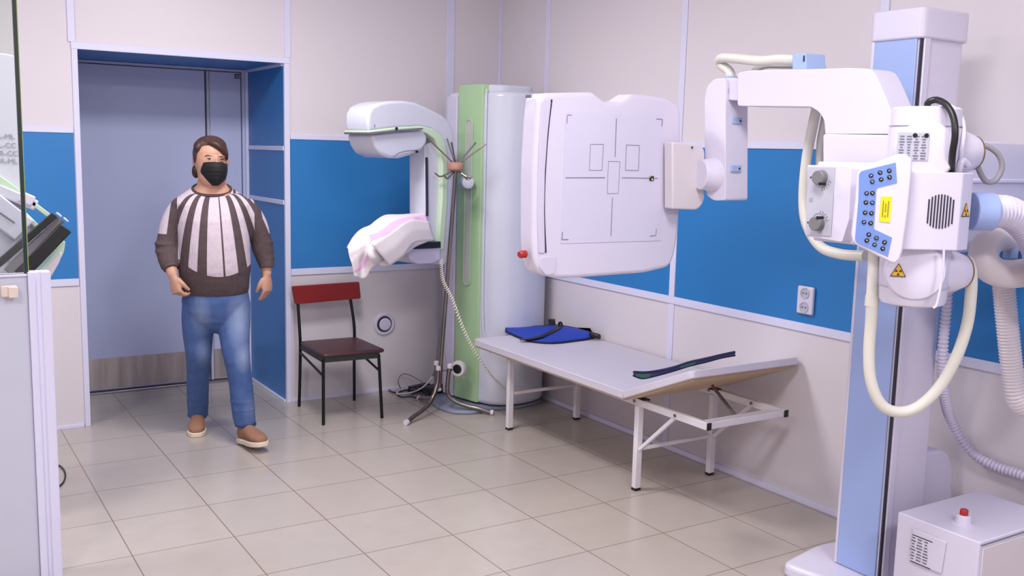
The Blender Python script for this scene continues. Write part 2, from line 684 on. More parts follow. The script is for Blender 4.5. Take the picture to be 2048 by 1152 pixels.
# ceiling lamps (housings and diffusers over the area lamps' places)
em = bpy.data.materials.new('lamp_diffuser')
em.use_nodes = True
em.node_tree.nodes['Principled BSDF'].inputs['Emission Color'].default_value = (1, 0.98, 1, 1)
em.node_tree.nodes['Principled BSDF'].inputs['Emission Strength'].default_value = 5.0
PLACE = ['nearest the doorway', 'above the foot of the x-ray column', 'over the left side of the room',
         'above the area behind the glass screen', 'by the wall behind the camera']
for i, (lx, ly, ls, lp) in enumerate(LAMPS):
    t = thing('ceiling_light', 'square white ceiling light panel ' + PLACE[i], 'ceiling light', (lx, ly, CEIL), 0,
              'square ceiling light panels')
    bmx = B()
    h = ls / 2 + 0.03
    for a in ((-h, h, -h, -h + 0.03), (-h, h, h - 0.03, h), (-h, -h + 0.03, -h + 0.03, h - 0.03), (h - 0.03, h, -h + 0.03, h - 0.03)):
        box(bmx, lx + a[0], lx + a[1], ly + a[2], ly + a[3], CEIL - 0.03, CEIL)
    obj('lamp_frame', bmx, TRIM, t)
    obj('diffuser', box(B(), lx - h + 0.03, lx + h - 0.03, ly - h + 0.03, ly + h - 0.03, CEIL - 0.085, CEIL - 0.005), em, t)

# wall fittings
v = thing('wall_vent', 'round white air vent low on the wall beside the red chair', 'vent', (-0.853, 0, 0.455))
C0 = (-0.853, 0.0, 0.455)
obj('vent_ring', lathe(B(), C0, (0, -1, 0), [(0, 0.076), (0.010, 0.074), (0.014, 0.066), (0.012, 0.054), (0, 0.052)]), WHITE2, v)
obj('vent_throat', lathe(B(), C0, (0, -1, 0), [(0.001, 0.055), (0.004, 0.054)]), DARK, v)
obj('vent_disc', lathe(B(), C0, (0, -1, 0), [(0.0, 0.012), (0.012, 0.016), (0.014, 0.040), (0.018, 0.042), (0.024, 0.038), (0.026, 0.02), (0.026, 0)]), WHITE2, v)

s = thing('wall_socket', 'white double power socket on the blue band of the right wall', 'socket', (0, -2.783, 0.958))
obj('socket_plate', box(B(), -0.022, -0.003, -2.830, -2.736, 0.893, 1.022), WHITE, s, bevel=0.008, seg=3)
for zc in (0.990, 0.925):
    so = obj('socket_well', lathe(B(), (-0.022, -2.783, zc), (-1, 0, 0), [(0, 0.026), (0.003, 0.026), (0.003, 0.021), (0.0005, 0.020), (0.0005, 0)]), GREYL, s)
    for dy in (-0.009, 0.009):
        obj('pin_hole', lathe(B(), (-0.0225, -2.783 + dy, zc), (-1, 0, 0), [(0, 0.0035), (0.0012, 0.0035)], 10), DARK, so)

# =====================================================================
# THE X-RAY MACHINE (column, arm with detector, tube head)
# =====================================================================
xr = thing('xray_machine', 'white and light blue x-ray machine with tall column, arm, flat detector and tube head', 'x-ray machine', (-0.40, -3.55, 0))

# platform and column
bm = prism(B(), rounded([(-0.712, -3.352, 0.000), (-0.439, -3.292, 0.000), (-0.295, -3.320, 0.000), (-0.26, -3.42, 0), (-0.26, -3.76, 0), (-0.62, -3.785, 0)],
                        [0.05, 0.06, 0.03, 0.02, 0.02, 0.05]), (0, 0, 0.055))
obj('base_platform', bm, WHITE, xr, bevel=0.02, seg=4)
CX0, CX1, CY0, CY1 = -0.524, -0.280, -3.653, -3.457
ZB = 0.05
obj('column_shell', prism(B(), rounded([(CX0 + 0.004, CY0 - 0.0, ZB), (CX1, CY0, ZB), (CX1, CY1, ZB), (CX0 + 0.004, CY1, ZB)], [0.012, 0.02, 0.02, 0.01]), (0, 0, 2.03 - ZB)), WHITE, xr)
obj('blue_front_panel', box(B(), CX0 - 0.004, CX0 + 0.004, CY0 + 0.014, CY1 - 0.008, ZB + 0.01, 2.025), LBLUE, xr, bevel=0.002)
obj('dark_slot', box(B(), CX0 - 0.001, CX0 + 0.02, CY0 - 0.002, CY0 + 0.004, ZB + 0.01, 2.025), DARK, xr)
obj('edge_rail', box(B(), CX0 - 0.005, CX0 + 0.003, CY1 - 0.008, CY1 + 0.004, ZB + 0.01, 2.025), WHITE, xr, bevel=0.002)
obj('corner_rail', box(B(), CX0 + 0.012, CX0 + 0.045, CY0 - 0.008, CY0 + 0.002, ZB + 0.01, 2.025), WHITE, xr, bevel=0.003)
obj('column_cap', prism(B(), rounded([(CX0 - 0.012, CY0 - 0.012, 2.022), (CX1 + 0.014, CY0 - 0.012, 2.022), (CX1 + 0.014, CY1 + 0.014, 2.022), (CX0 - 0.012, CY1 + 0.014, 2.022)], 0.03), (0, 0, 0.105)), WHITE, xr, bevel=0.008, seg=3)
# rounded wall stay behind the column
obj('wall_stay', prism(B(), rounded([(-0.31, -3.64, 0.06), (-0.31, -3.64, 0.515), (-0.15, -3.64, 0.505), (-0.095, -3.64, 0.43), (-0.07, -3.64, 0.06)], [0, 0.03, 0.05, 0.05, 0.02]), (0, 0.17, 0)), WHITE2, xr, bevel=0.02, seg=3)

# carriage across the front of the column
obj('carriage', prism(B(), rounded([(-0.56, -3.86, 1.40), (-0.02, -3.86, 1.40), (-0.02, -3.86, 1.675), (-0.56, -3.86, 1.675)], 0.012), (0, 0.19, 0)), WHITE, xr, bevel=0.006)
obj('carriage_skirt', box(B(), -0.55, -0.02, -3.845, -3.68, 1.30, 1.41), WHITE2, xr, bevel=0.006)
obj('carriage_lip', box(B(), -0.56, -0.02, -3.868, -3.70, 1.535, 1.55), WHITE, xr, bevel=0.004)

# upper arm: side outline in the plane x = -0.86, 11 cm thick
arm = [(-0.860, -3.126, 1.912), (-0.860, -3.189, 1.918), (-0.860, -3.426, 1.908), (-0.860, -3.638, 1.901), (-0.860, -3.707, 1.895), (-0.860, -3.729, 1.886), (-0.860, -3.753, 1.854), (-0.860, -3.814, 1.749), (-0.860, -3.824, 1.686), (-0.860, -3.553, 1.687), (-0.860, -3.552, 1.697), (-0.860, -3.545, 1.734), (-0.860, -3.521, 1.761), (-0.860, -3.485, 1.779), (-0.860, -3.135, 1.791)]
obj('arm_beam', prism(B(), rounded(arm, [0.01,0.005,0,0,0.02,0.02,0.02,0.01,0,0,0,0.01,0.01,0.01,0.012], 3), (0.115, 0, 0)), WHITE, xr, bevel=0.006, seg=3)
low = [(-0.872, -3.553, 1.687), (-0.872, -3.831, 1.683), (-0.872, -3.850, 1.480), (-0.872, -3.572, 1.465)]
obj('arm_housing', prism(B(), rounded(low, [0.012,0.01,0.01,0.01]), (0.25, 0, 0)), WHITE, xr, bevel=0.006, seg=3)

# joint bracket hanging from the far end of the arm
jb = [(-0.862, -3.065, 1.878), (-0.862, -3.099, 1.436), (-0.862, -2.995, 1.434), (-0.862, -2.977, 1.569), (-0.862, -2.958, 1.818), (-0.862, -2.966, 1.871), (-0.862, -2.999, 1.896)]
br = [(-0.862, -3.067, 1.897), (-0.862, -3.101, 1.438), (-0.862, -3.039, 1.434), (-0.862, -2.999, 1.450), (-0.862, -2.983, 1.488), (-0.862, -2.958, 1.826), (-0.862, -2.968, 1.871), (-0.862, -3.005, 1.896)]
obj('joint_bracket', prism(B(), rounded(br, 0.012, 3), (0.118, 0, 0)), WHITE, xr, bevel=0.012, seg=4)
obj('neck_recess', box(B(), -0.850, -0.790, -3.078, -3.070, 1.835, 1.860), GREYL, xr, bevel=0.003)
obj('joint_neck', prism(B(), [(-0.850, -3.046, 1.898), (-0.850, -3.130, 1.894), (-0.850, -3.137, 1.810), (-0.850, -3.052, 1.816)], (0.09, 0, 0)), WHITE2, xr, bevel=0.004)
for py in (242, 337):
    c = (-0.799, -3.075, 1.739) if py == 242 else (-0.807, -3.092, 1.559)
    k = obj('cable_clip', box(B(), c[0] - 0.03, c[0] + 0.02, c[1] - 0.010, c[1] + 0.012, c[2] - 0.013, c[2] + 0.013), LBLUE2, xr, bevel=0.003)
    obj('clip_screw', lathe(B(), (c[0] + 0.008, c[1] - 0.010, c[2]), (0, -1, 0), [(0, 0.004), (0.002, 0.004)], 12), DARK, k)
# round joint and mounting plate
jc = Vector((-0.880, -3.056, 1.533))
obj('pivot_drum', lathe(B(), jc + Vector((0.04, 0.03, 0)), (-1, 0.25, 0), [(0, 0.066), (0.03, 0.066), (0.045, 0.060), (0.075, 0.058)]), WHITE, xr, bevel=0.003)
mp = [(-1.038, -2.985, 1.653), (-0.904, -2.985, 1.651), (-0.871, -2.985, 1.630), (-0.858, -2.985, 1.430), (-0.889, -2.985, 1.395), (-1.022, -2.985, 1.400)]
obj('mounting_plate', prism(B(), rounded(mp, [0, 0.02, 0.02, 0.02, 0.02, 0]), (0, 0.05, 0)), CREAM, xr, bevel=0.006, seg=3)
q = (-0.943, -2.990, 1.635)
obj('plate_screw', lathe(B(), q, (0, -1, 0), [(0, 0.004), (0.003, 0.004)], 12), DARK, xr)

# flat detector: outline in its own plane, turned five degrees from the back wall
DN = Vector((0.087, -0.996, 0))
DU = Vector((0.996, 0.087, 0))
det = [(-1.640, -2.979, 1.793), (-1.614, -2.977, 1.806), (-1.398, -2.958, 1.821), (-1.334, -2.952, 1.791), (-1.265, -2.946, 1.794), (-1.207, -2.941, 1.824), (-1.114, -2.933, 1.826), (-1.004, -2.923, 1.818), (-0.945, -2.918, 1.793), (-0.917, -2.916, 1.469), (-0.926, -2.916, 1.272), (-0.953, -2.919, 1.168), (-1.100, -2.932, 1.151), (-1.430, -2.960, 1.151), (-1.544, -2.970, 1.155), (-1.618, -2.977, 1.178), (-1.642, -2.979, 1.220), (-1.651, -2.980, 1.298), (-1.657, -2.980, 1.541), (-1.650, -2.980, 1.729)]
obj('detector_housing', prism(B(), rounded(det, [0.02,0.02,0.006,0.01,0.01,0.006,0.02,0.02,0.03,0.03,0.03,0.04,0.03,0.03,0.03,0.03,0.03,0.03,0.03,0.03], 4), -DN * 0.085), WHITE, xr, bevel=0.018, seg=4)
fac = [(-1.523, -2.969, 1.742), (-1.038, -2.926, 1.755), (-1.024, -2.925, 1.274), (-1.530, -2.969, 1.281)]
fac = [Vector(p) + DN * 0.0 for p in fac]
obj('front_sheet', prism(B(), rounded(fac, 0.004), DN * 0.0022), mat('detector_front_white', (211, 208, 229), 0.35), xr, smoothing=False)


PRINT = mat('grey_print', (138, 134, 150), 0.6)


def dmark(pts, name='printed_line', w=0.0038, closed=False):
    pts = [Vector(p) + DN * 0.0022 for p in pts]
    bm = B()
    n = len(pts)
    for i in range(n if closed else n - 1):
        bar(bm, pts[i], pts[(i + 1) % n], w, 0.0012, DN)
    return obj(name, bm, PRINT, xr, smoothing=False)


dmark([(-1.282, -2.948, 1.732), (-1.282, -2.948, 1.592)])
dmark([(-1.287, -2.948, 1.443), (-1.287, -2.948, 1.300)])
dmark([(-1.516, -2.968, 1.515), (-1.328, -2.952, 1.516)])
dmark([(-1.243, -2.944, 1.516), (-1.055, -2.928, 1.514)])
dmark([(-1.517, -2.968, 1.705), (-1.516, -2.968, 1.735), (-1.486, -2.965, 1.735)])
dmark([(-1.077, -2.930, 1.738), (-1.045, -2.927, 1.738), (-1.046, -2.927, 1.711)])
dmark([(-1.522, -2.969, 1.322), (-1.524, -2.969, 1.295), (-1.493, -2.966, 1.294)])
dmark([(-1.084, -2.930, 1.293), (-1.052, -2.927, 1.294), (-1.051, -2.927, 1.321)])
dmark([(-1.404, -2.958, 1.635), (-1.341, -2.953, 1.636), (-1.344, -2.953, 1.542), (-1.405, -2.958, 1.542)], 'printed_frame', 0.0028, True)
dmark([(-1.227, -2.943, 1.637), (-1.160, -2.937, 1.637), (-1.160, -2.937, 1.543), (-1.227, -2.943, 1.544)], 'printed_frame', 0.0028, True)
dmark([(-1.314, -2.950, 1.575), (-1.256, -2.945, 1.575), (-1.258, -2.945, 1.458), (-1.313, -2.950, 1.457)], 'printed_frame', 0.0028, True)
k = (-1.090, -2.931, 1.514)
k = Vector(k) + DN * 0.004
st = obj('floor_marker_sticker', obox(B(), k, DU, (0, 0, 1), DN, 0.020, 0.018, 0.003), BLACK, xr)
obj('sticker_mark', obox(B(), k + DN * 0.002 + Vector((0.001, 0, -0.003)), DU, (0, 0, 1), DN, 0.006, 0.008, 0.001), CREAM, st)
obj('sticker_mark', obox(B(), k + DN * 0.002 + Vector((-0.008, 0, 0.006)), DU, (0, 0, 1), DN, 0.006, 0.004, 0.001), AMBER, st)
# cassette slot down the left side
sl = spline([(-1.588, -2.974, 1.785), (-1.600, -2.975, 1.680), (-1.608, -2.976, 1.542), (-1.608, -2.976, 1.402), (-1.595, -2.975, 1.251)], 6)
bm = B()
for i in range(len(sl) - 1):
    bar(bm, Vector(sl[i]), Vector(sl[i + 1]), 0.007, 0.004, DN)
obj('cassette_slot', bm, DARK, xr, smoothing=False)
cd = [(-1.622, -2.977, 1.783), (-1.593, -2.975, 1.781), (-1.604, -2.976, 1.676), (-1.611, -2.976, 1.542), (-1.610, -2.976, 1.402), (-1.600, -2.975, 1.250), (-1.629, -2.978, 1.251), (-1.639, -2.979, 1.403), (-1.640, -2.979, 1.610), (-1.634, -2.978, 1.773)]
obj('cassette_door', prism(B(), rounded(cd, 0.008, 3), DN * 0.005), WHITE2, xr, bevel=0.003)
hb = [(-1.620, -2.977, 1.237), (-1.551, -2.971, 1.237), (-1.541, -2.970, 1.204), (-1.558, -2.972, 1.173), (-1.590, -2.974, 1.169), (-1.623, -2.977, 1.198)]
obj('corner_grip', prism(B(), rounded(hb, 0.01, 3), DN * 0.004), WHITE2, xr, bevel=0.003)
k = Vector((-1.674, -2.982, 1.246)) - DN * 0.03
obj('stop_button', lathe(B(), k + DU * 0.012, -DU, [(0, 0.014), (0.022, 0.014), (0.028, 0.010), (0.028, 0)], 20), RED, xr)
k = Vector((-1.657, -2.980, 1.793)) - DN * 0.04
obj('catch', obox(B(), k, DU, (0, 0, 1), DN, 0.012, 0.010, 0.02), LINE, xr)

# cable over the arm, with its clip
cp = [(-0.800, -3.032, 1.898), (-0.800, -3.022, 1.927), (-0.800, -2.971, 1.958), (-0.815, -2.988, 1.977), (-0.830, -3.078, 1.970), (-0.830, -3.207, 1.953), (-0.820, -3.294, 1.953), (-0.800, -3.364, 1.945),
      (-0.760, -3.402, 1.935), (-0.720, -3.407, 1.899), (-0.700, -3.382, 1.831), (-0.700, -3.362, 1.742), (-0.700, -3.339, 1.598), (-0.700, -3.337, 1.452), (-0.720, -3.379, 1.363), (-0.740, -3.462, 1.294), (-0.760, -3.568, 1.277), (-0.760, -3.673, 1.281)]
obj('arm_cable', tube(B(), spline(cp, 8), 0.0185, 14), PEAR, xr)
cp = [(-0.760, -3.091, 1.913), (-0.760, -3.153, 1.942), (-0.760, -3.239, 1.941), (-0.740, -3.363, 1.924), (-0.680, -3.396, 1.858), (-0.660, -3.376, 1.761), (-0.660, -3.363, 1.654), (-0.660, -3.369, 1.526)]
obj('arm_cable', tube(B(), spline(cp, 8), 0.013, 12), PEAR, xr)
k = (-0.800, -3.032, 1.904)
obj('cable_socket', lathe(B(), (k[0], k[1], k[2] - 0.012), (0, 0, 1), [(0, 0.028), (0.012, 0.028), (0.016, 0.022)]), LBLUE2, xr)
kc = [(-0.850, -3.376, 1.964), (-0.850, -3.437, 1.964), (-0.850, -3.446, 1.906), (-0.850, -3.381, 1.906)]
obj('cable_clamp', prism(B(), kc, (0.10, 0, 0)), LBLUE2, xr, bevel=0.004)
k = (-0.853, -3.434, 1.945)
obj('clamp_slot', obox(B(), k, (0, 1, 0), (0, 0, 1), (1, 0, 0), 0.005, 0.02, 0.003), DARK, xr)

# ---------- tube head ----------
TX, TY = -0.95, -4.0
T = Vector((TX, TY, 0))
N1 = Vector((-0.53, -0.848, 0))       # towards the room
N2 = Vector((0.848, -0.53, 0))        # to the right
ZV = Vector((0, 0, 1))
obj('tube_housing', lathe(B(), (TX, TY, 1.175), (0, 0, 1), [(0, 0.075), (0.006, 0.092), (0.02, 0.098), (0.16, 0.100), (0.4, 0.100), (0.50, 0.102), (0.525, 0.102), (0.527, 0.098), (0.578, 0.098), (0.585, 0.090), (0.585, 0)], 48), WHITE, xr)
# seam rings
for zz in (1.705, 1.232):
    obj('seam_ring', lathe(B(), (TX, TY, zz), (0, 0, 1), [(0, 0.0985), (0.0, 0.1024), (0.0016, 0.1024), (0.0016, 0.0985)], 48), GREYL, xr)
# swivel boss with rating plate (upper) and warning boss (lower)
for zz, nm in ((1.632, 'upper_boss'), (1.285, 'lower_boss')):
    d = (N1 * 0.92 - N2 * 0.34).normalized()
    obj(nm, lathe(B(), T + ZV * zz + d * 0.045, d, [(0, 0.088), (0.052, 0.086), (0.060, 0.080), (0.065, 0.060), (0.067, 0.03), (0.067, 0)], 44), WHITE, xr)
bd = (N1 * 0.92 - N2 * 0.34).normalized()
bu = Vector((-bd.y, bd.x, 0))
bd = (N1 * 0.92 - N2 * 0.34).normalized()
bu = Vector((-bd.y, bd.x, 0))
lp = T + ZV * 1.645 + bd * 0.1135 - bu * 0.034
rp = obj('rating_plate', obox(B(), lp, bu, ZV, bd, 0.084, 0.078, 0.003), GREYL, xr)
rr = random.Random(5)
for i in range(9):
    for j in range(4):
        w = rr.uniform(0.006, 0.015)
        obj('plate_print', obox(B(), lp + bd * 0.002 + bu * (-0.030 + 0.0195 * j) + ZV * (0.028 - 0.0078 * i), bu, ZV, bd, w, 0.0035, 0.001), LINE, rp, smoothing=False)
for j in (0.004, 0.034):
    obj('plate_emblem', lathe(B(), lp + bd * 0.0015 + bu * j + ZV * 0.031, bd, [(0, 0.0065), (0.0012, 0.0065)], 16), BLACK, rp)
# cable receptacles on the right
for zz, nm in ((1.632, 'upper_receptacle'), (1.275, 'lower_receptacle')):
    d = (N2 * 0.95 - N1 * 0.25).normalized()
    obj(nm, lathe(B(), T + ZV * zz + N2 * 0.03, d, [(0, 0.072), (0.09, 0.066), (0.125, 0.054), (0.135, 0.050), (0.135, 0.0)], 36), WHITE, xr)
    obj('brass_ring', lathe(B(), T + ZV * zz + N2 * 0.03 + d * 0.134, d, [(0, 0.051), (0.005, 0.051), (0.005, 0.044), (0, 0.044)], 36), mat('brass', (150, 118, 96), 0.4, metal=0.6), xr)


def tri_sign(c, ux, uy, nn, s, name='warning_triangle'):
    c, ux, uy, nn = Vector(c), Vector(ux), Vector(uy), Vector(nn)
    P = [c + uy * s * 0.6, c - ux * s * 0.55 - uy * s * 0.4, c + ux * s * 0.55 - uy * s * 0.4]
    o = obj(name, prism(B(), rounded(P, s * 0.06, 3), nn * 0.0015), DARK, xr, smoothing=False)
    Q = [c + (p - c) * 0.84 + nn * 0.0015 for p in P]
    obj('yellow_field', prism(B(), Q, nn * 0.0006), AMBER, o, smoothing=False)
    for a in (90, 210, 330):
        d = ux * math.cos(R(a + 180)) + uy * math.sin(R(a + 180))
        e = nn.cross(d)
        b = c - uy * s * 0.06 + nn * 0.002
        obj('trefoil_blade', prism(B(), [b + d * s * 0.06 - e * s * 0.02, b + d * s * 0.24 - e * s * 0.11, b + d * s * 0.24 + e * s * 0.11, b + d * s * 0.06 + e * s * 0.02], nn * 0.0006), DARK, o, smoothing=False)
    return o


tri_sign(T + ZV * 1.284 + bd * 0.1125 + bu * -0.046, bu, ZV, bd, 0.040)

# ventilated cover box around the middle
GP = T + N1 * 0.135
gr = [(-1.093, -4.070, 1.571), (-0.987, -4.136, 1.570), (-0.971, -4.146, 1.356), (-1.085, -4.075, 1.354)]
gl_, grt = Vector(gr[0]), Vector(gr[1])
cb0 = [(-0.10, 0.135), (0.062, 0.135), (0.108, 0.100), (0.108, -0.03), (-0.10, -0.03)]
bm = prism(B(), rounded([T + N2 * a + N1 * b + ZV * 1.352 for a, b in cb0], [0.006, 0.004, 0.004, 0.004, 0.004]), ZV * 0.222)
obj('cover_box', bm, WHITE, xr, bevel=0.003)
gc = Vector((-1.017, -4.118, 1.463))
bm = B()
for i in range(9):
    dx = (i - 4) * 0.0087
    hh = math.sqrt(max(0, 0.049 ** 2 - dx * dx)) * 2
    obox(bm, gc + N2 * dx + N1 * 0.0006, N2, ZV, N1, 0.0038, hh, 0.0016)
obj('vent_slots', bm, DARK, xr, smoothing=False)
cd_ = (N1 * 0.046 + N2 * 0.035).normalized()
ce = Vector((-cd_.y, cd_.x, 0))
tri_sign(T + N2 * 0.085 + N1 * 0.1185 + ZV * 1.465, ce, ZV, cd_, 0.040)

# collimator box on the left
bm = box(B(), -1.10, -0.90, -3.905, -3.70, 1.342, 1.592)
obj('collimator_body', prism(B(), rounded([(-1.06, -3.93, 1.345), (-0.90, -3.93, 1.345), (-0.90, -3.70, 1.345), (-1.06, -3.70, 1.345)], 0.01), (0, 0, 0.25)), WHITE, xr, bevel=0.008, seg=3)
fc = [(-1.100, -3.697, 1.583), (-1.100, -3.842, 1.585), (-1.100, -3.866, 1.580), (-1.100, -3.871, 1.423), (-1.100, -3.851, 1.354), (-1.100, -3.710, 1.360)]
obj('collimator_front', prism(B(), rounded(fc, 0.006, 3), (0.045, 0, 0)), WHITE, xr, bevel=0.006, seg=3)
pp = [(-1.101, -3.702, 1.577), (-1.101, -3.807, 1.578), (-1.101, -3.810, 1.369), (-1.101, -3.710, 1.364)]
kp = obj('dial_plate', prism(B(), pp, (-0.002, 0, 0)), GREYL, xr, smoothing=False)
for (ctr, s1, nm) in (((-1.103, -3.760, 1.546), 1, 'dial_knob'), ((-1.103, -3.760, 1.404), -1, 'dial_knob')):
    kb = obj(nm, lathe(B(), ctr, (-1, -0.1, 0), [(0, 0.0235), (0.004, 0.0235), (0.022, 0.0215), (0.024, 0.0195), (0.024, 0)], 36), GREYK, xr)
    obj('knob_pointer', lathe(B(), Vector(ctr) + Vector((-0.001, -0.014, -0.019 * s1)), (-1, 0, 0), [(0, 0.005), (0.024, 0.005), (0.024, 0)], 14), BLACK, kb)
    c = Vector(ctr)
    bm = B()
    for a in range(0, 80, 16):
        an = R(200 + a)
        p = c + Vector((0, -math.cos(an) * 0.0, 0)) + Vector((-0.0003, math.cos(an) * 0.034, math.sin(an) * 0.034 * s1))
        q = c + Vector((-0.0003, math.cos(an) * 0.040, math.sin(an) * 0.040 * s1))
        bar(bm, p, q, 0.0018, 0.001, (1, 0, 0))
    an0 = [c + Vector((-0.0003, math.cos(R(a)) * 0.031, math.sin(R(a)) * 0.031 * s1)) for a in range(190, 330, 14)]
    for i in range(len(an0) - 1):
        bar(bm, an0[i], an0[i + 1], 0.0012, 0.001, (1, 0, 0))
    obj('dial_scale', bm, LINE, kp, smoothing=False)
for ctr in ((-1.103, -3.717, 1.545), (-1.103, -3.717, 1.404)):
    obj('dial_dot', lathe(B(), ctr, (-1, 0, 0), [(0, 0.0028), (0.001, 0.0028)], 12), BLACK, kp)
c = Vector((-1.103, -3.723, 1.475))
bm = B()
for a, b in (((-1, -1), (1, -1)), ((1, -1), (1, 1)), ((1, 1), (-1, 1)), ((-1, 1), (-1, -1)), ((-1, 0), (1, 0)), ((0, -1), (0, 1))):
    bar(bm, c + Vector((0, a[0], a[1])) * 0.006, c + Vector((0, b[0], b[1])) * 0.006, 0.0008, 0.0008, (1, 0, 0))
obj('field_symbol', bm, LINE, kp, smoothing=False)

# control panel with keypad
PN = Vector((-0.70, -0.714, 0))
PU = Vector((0.714, -0.70, 0))
P0 = T + N1 * 0.165 - N2 * 0.06
po = [(-1.210, -3.992, 1.580), (-1.145, -4.056, 1.621), (-1.129, -4.072, 1.624), (-1.116, -4.085, 1.609), (-1.115, -4.086, 1.572), (-1.116, -4.085, 1.466), (-1.120, -4.081, 1.353), (-1.124, -4.076, 1.324), (-1.135, -4.066, 1.310), (-1.207, -3.995, 1.359), (-1.217, -3.985, 1.367), (-1.220, -3.982, 1.390), (-1.217, -3.985, 1.490), (-1.216, -3.986, 1.561)]
obj('control_panel', prism(B(), rounded(po, [0.008, 0.01, 0.01, 0.01, 0, 0, 0, 0.006, 0.01, 0.01, 0.008, 0.005, 0, 0], 3), -PN * 0.028), WHITE, xr, bevel=0.006, seg=3)
obj('panel_bracket', obox(B(), Vector((-1.035, -3.99, 1.46)), PU, ZV, PN, 0.09, 0.12, 0.09), WHITE2, xr, bevel=0.006)
ko = [(-1.213, -3.990, 1.571), (-1.147, -4.054, 1.598), (-1.142, -4.060, 1.542), (-1.177, -4.025, 1.527), (-1.180, -4.022, 1.523), (-1.179, -4.023, 1.409), (-1.143, -4.058, 1.387), (-1.148, -4.053, 1.332), (-1.206, -3.996, 1.365), (-1.214, -3.989, 1.376), (-1.213, -3.990, 1.490), (-1.215, -3.987, 1.561)]
kpd = obj('keypad', prism(B(), rounded(ko, [0.006, 0, 0, 0.003, 0, 0.003, 0, 0, 0.004, 0.004, 0, 0], 3), PN * 0.0015), KBLUE, xr, smoothing=False)
keys = [(-1.192, -4.010, 1.560), (-1.175, -4.026, 1.569), (-1.158, -4.043, 1.575), (-1.189, -4.013, 1.543), (-1.172, -4.029, 1.550), (-1.157, -4.045, 1.557), (-1.198, -4.004, 1.510), (-1.187, -4.015, 1.511), (-1.198, -4.004, 1.484), (-1.186, -4.016, 1.484), (-1.198, -4.004, 1.455), (-1.186, -4.016, 1.454), (-1.199, -4.003, 1.428), (-1.186, -4.016, 1.426), (-1.188, -4.014, 1.393), (-1.173, -4.029, 1.384), (-1.157, -4.045, 1.373), (-1.191, -4.011, 1.376), (-1.175, -4.026, 1.365), (-1.159, -4.042, 1.355)]
for i, p in enumerate(keys):
    p = Vector(p) + PN * 0.0015
    kk = obj('key', lathe(B(), p, PN, [(0, 0.0066), (0.0022, 0.0062), (0.003, 0.005), (0.003, 0)], 18), BLACK if i % 3 else mat('dark_blue_key', (40, 44, 70), 0.4), kpd)
    sgn = (-1) ** i
    obj('key_symbol', obox(B(), p + PN * 0.0032, PU + ZV * 0.6 * sgn, ZV - PU * 0.6 * sgn, PN, 0.0055, 0.0018, 0.0006), WHITE, kk, smoothing=False)
dp = [(-1.170, -4.032, 1.502), (-1.149, -4.052, 1.503), (-1.149, -4.052, 1.429), (-1.170, -4.031, 1.431)]
dsp = obj('yellow_display', prism(B(), dp, PN * 0.002), YELLOW, xr, smoothing=False)
dcn = sum((Vector(p) for p in dp), Vector()) / 4 + PN * 0.0025
bm = B()
for dx, l0, l1 in ((-0.007, -0.02, 0.024), (0.0, -0.006, 0.018), (0.0, -0.022, -0.016), (0.007, -0.02, 0.026)):
    z = l0
    while z < l1:
        obox(bm, dcn + PU * dx + ZV * z, PU, ZV, PN, 0.0034, 0.0022, 0.0006)
        z += 0.0042
obj('display_text', bm, mat('display_ink', (120, 112, 20), 0.6), dsp, smoothing=False)

# cables and hoses of the head
NB = '-0.53,-0.848'
blk = [(-0.984, -4.028, 1.748), (-1.005, -4.041, 1.770), (-0.997, -4.062, 1.778), (-1.004, -4.100, 1.762), (-1.010, -4.129, 1.727),
       (-1.015, -4.142, 1.678), (-1.005, -4.132, 1.623), (-0.950, -4.098, 1.563)]
obj('black_cable', tube(B(), spline(blk, 8), 0.0095, 14), BLACK, xr)
whc = [(-0.925, -4.022, 1.761), (-0.911, -4.047, 1.765), (-0.902, -4.079, 1.739), (-0.911, -4.099, 1.693), (-0.925, -4.107, 1.638), (-0.902, -4.089, 1.566)]
obj('white_cable', tube(B(), spline(whc, 8), 0.006, 12), WHITE, xr)
whc = [(-0.895, -4.109, 1.596), (-0.921, -4.109, 1.607), (-0.928, -4.105, 1.581), (-0.918, -4.095, 1.558)]
obj('white_cable', tube(B(), spline(whc, 8), 0.010, 12), WHITE, xr)
gyc = [(-0.789, -4.058, 1.655), (-0.757, -4.078, 1.652), (-0.727, -4.097, 1.628), (-0.715, -4.104, 1.591), (-0.728, -4.096, 1.553), (-0.753, -4.081, 1.549), (-0.773, -4.068, 1.582), (-0.796, -4.070, 1.618)]
obj('grey_cable', tube(B(), spline(gyc, 8), 0.0085, 14), mat('grey_hose', (150, 148, 154), 0.4), xr)
col = [(-0.823, -4.086, 1.460), (-0.767, -4.121, 1.459)]
cdv = (Vector(col[1]) - Vector(col[0]))
cl_ = cdv.length
obj('hose_collar', lathe(B(), col[0], cdv, [(0, 0.054), (0.004, 0.057), (cl_ - 0.004, 0.057), (cl_, 0.054), (cl_, 0)], 36), LBLUE, xr, bevel=0.002)
hp = [(-0.775, -4.116, 1.459), (-0.715, -4.127, 1.459), (-0.648, -4.136, 1.434), (-0.576, -4.143, 1.380), (-0.514, -4.143, 1.292), (-0.440, -4.117, 1.206)]
obj('corrugated_hose', ribbed(B(), spline(hp, 10), 0.050, 0.0145, 0.07, 28), WHITE2, xr)
hp = [(-0.388, -4.117, 1.236), (-0.445, -4.082, 1.258), (-0.486, -4.024, 1.248), (-0.535, -3.993, 1.260), (-0.563, -3.976, 1.300), (-0.525, -3.967, 1.347),
      (-0.456, -3.977, 1.364), (-0.359, -4.006, 1.354), (-0.269, -4.029, 1.286)]
obj('smooth_hose_loop', tube(B(), spline(hp, 10), 0.046, 24), CREAM, xr)
k = (-0.436, -3.990, 1.322)
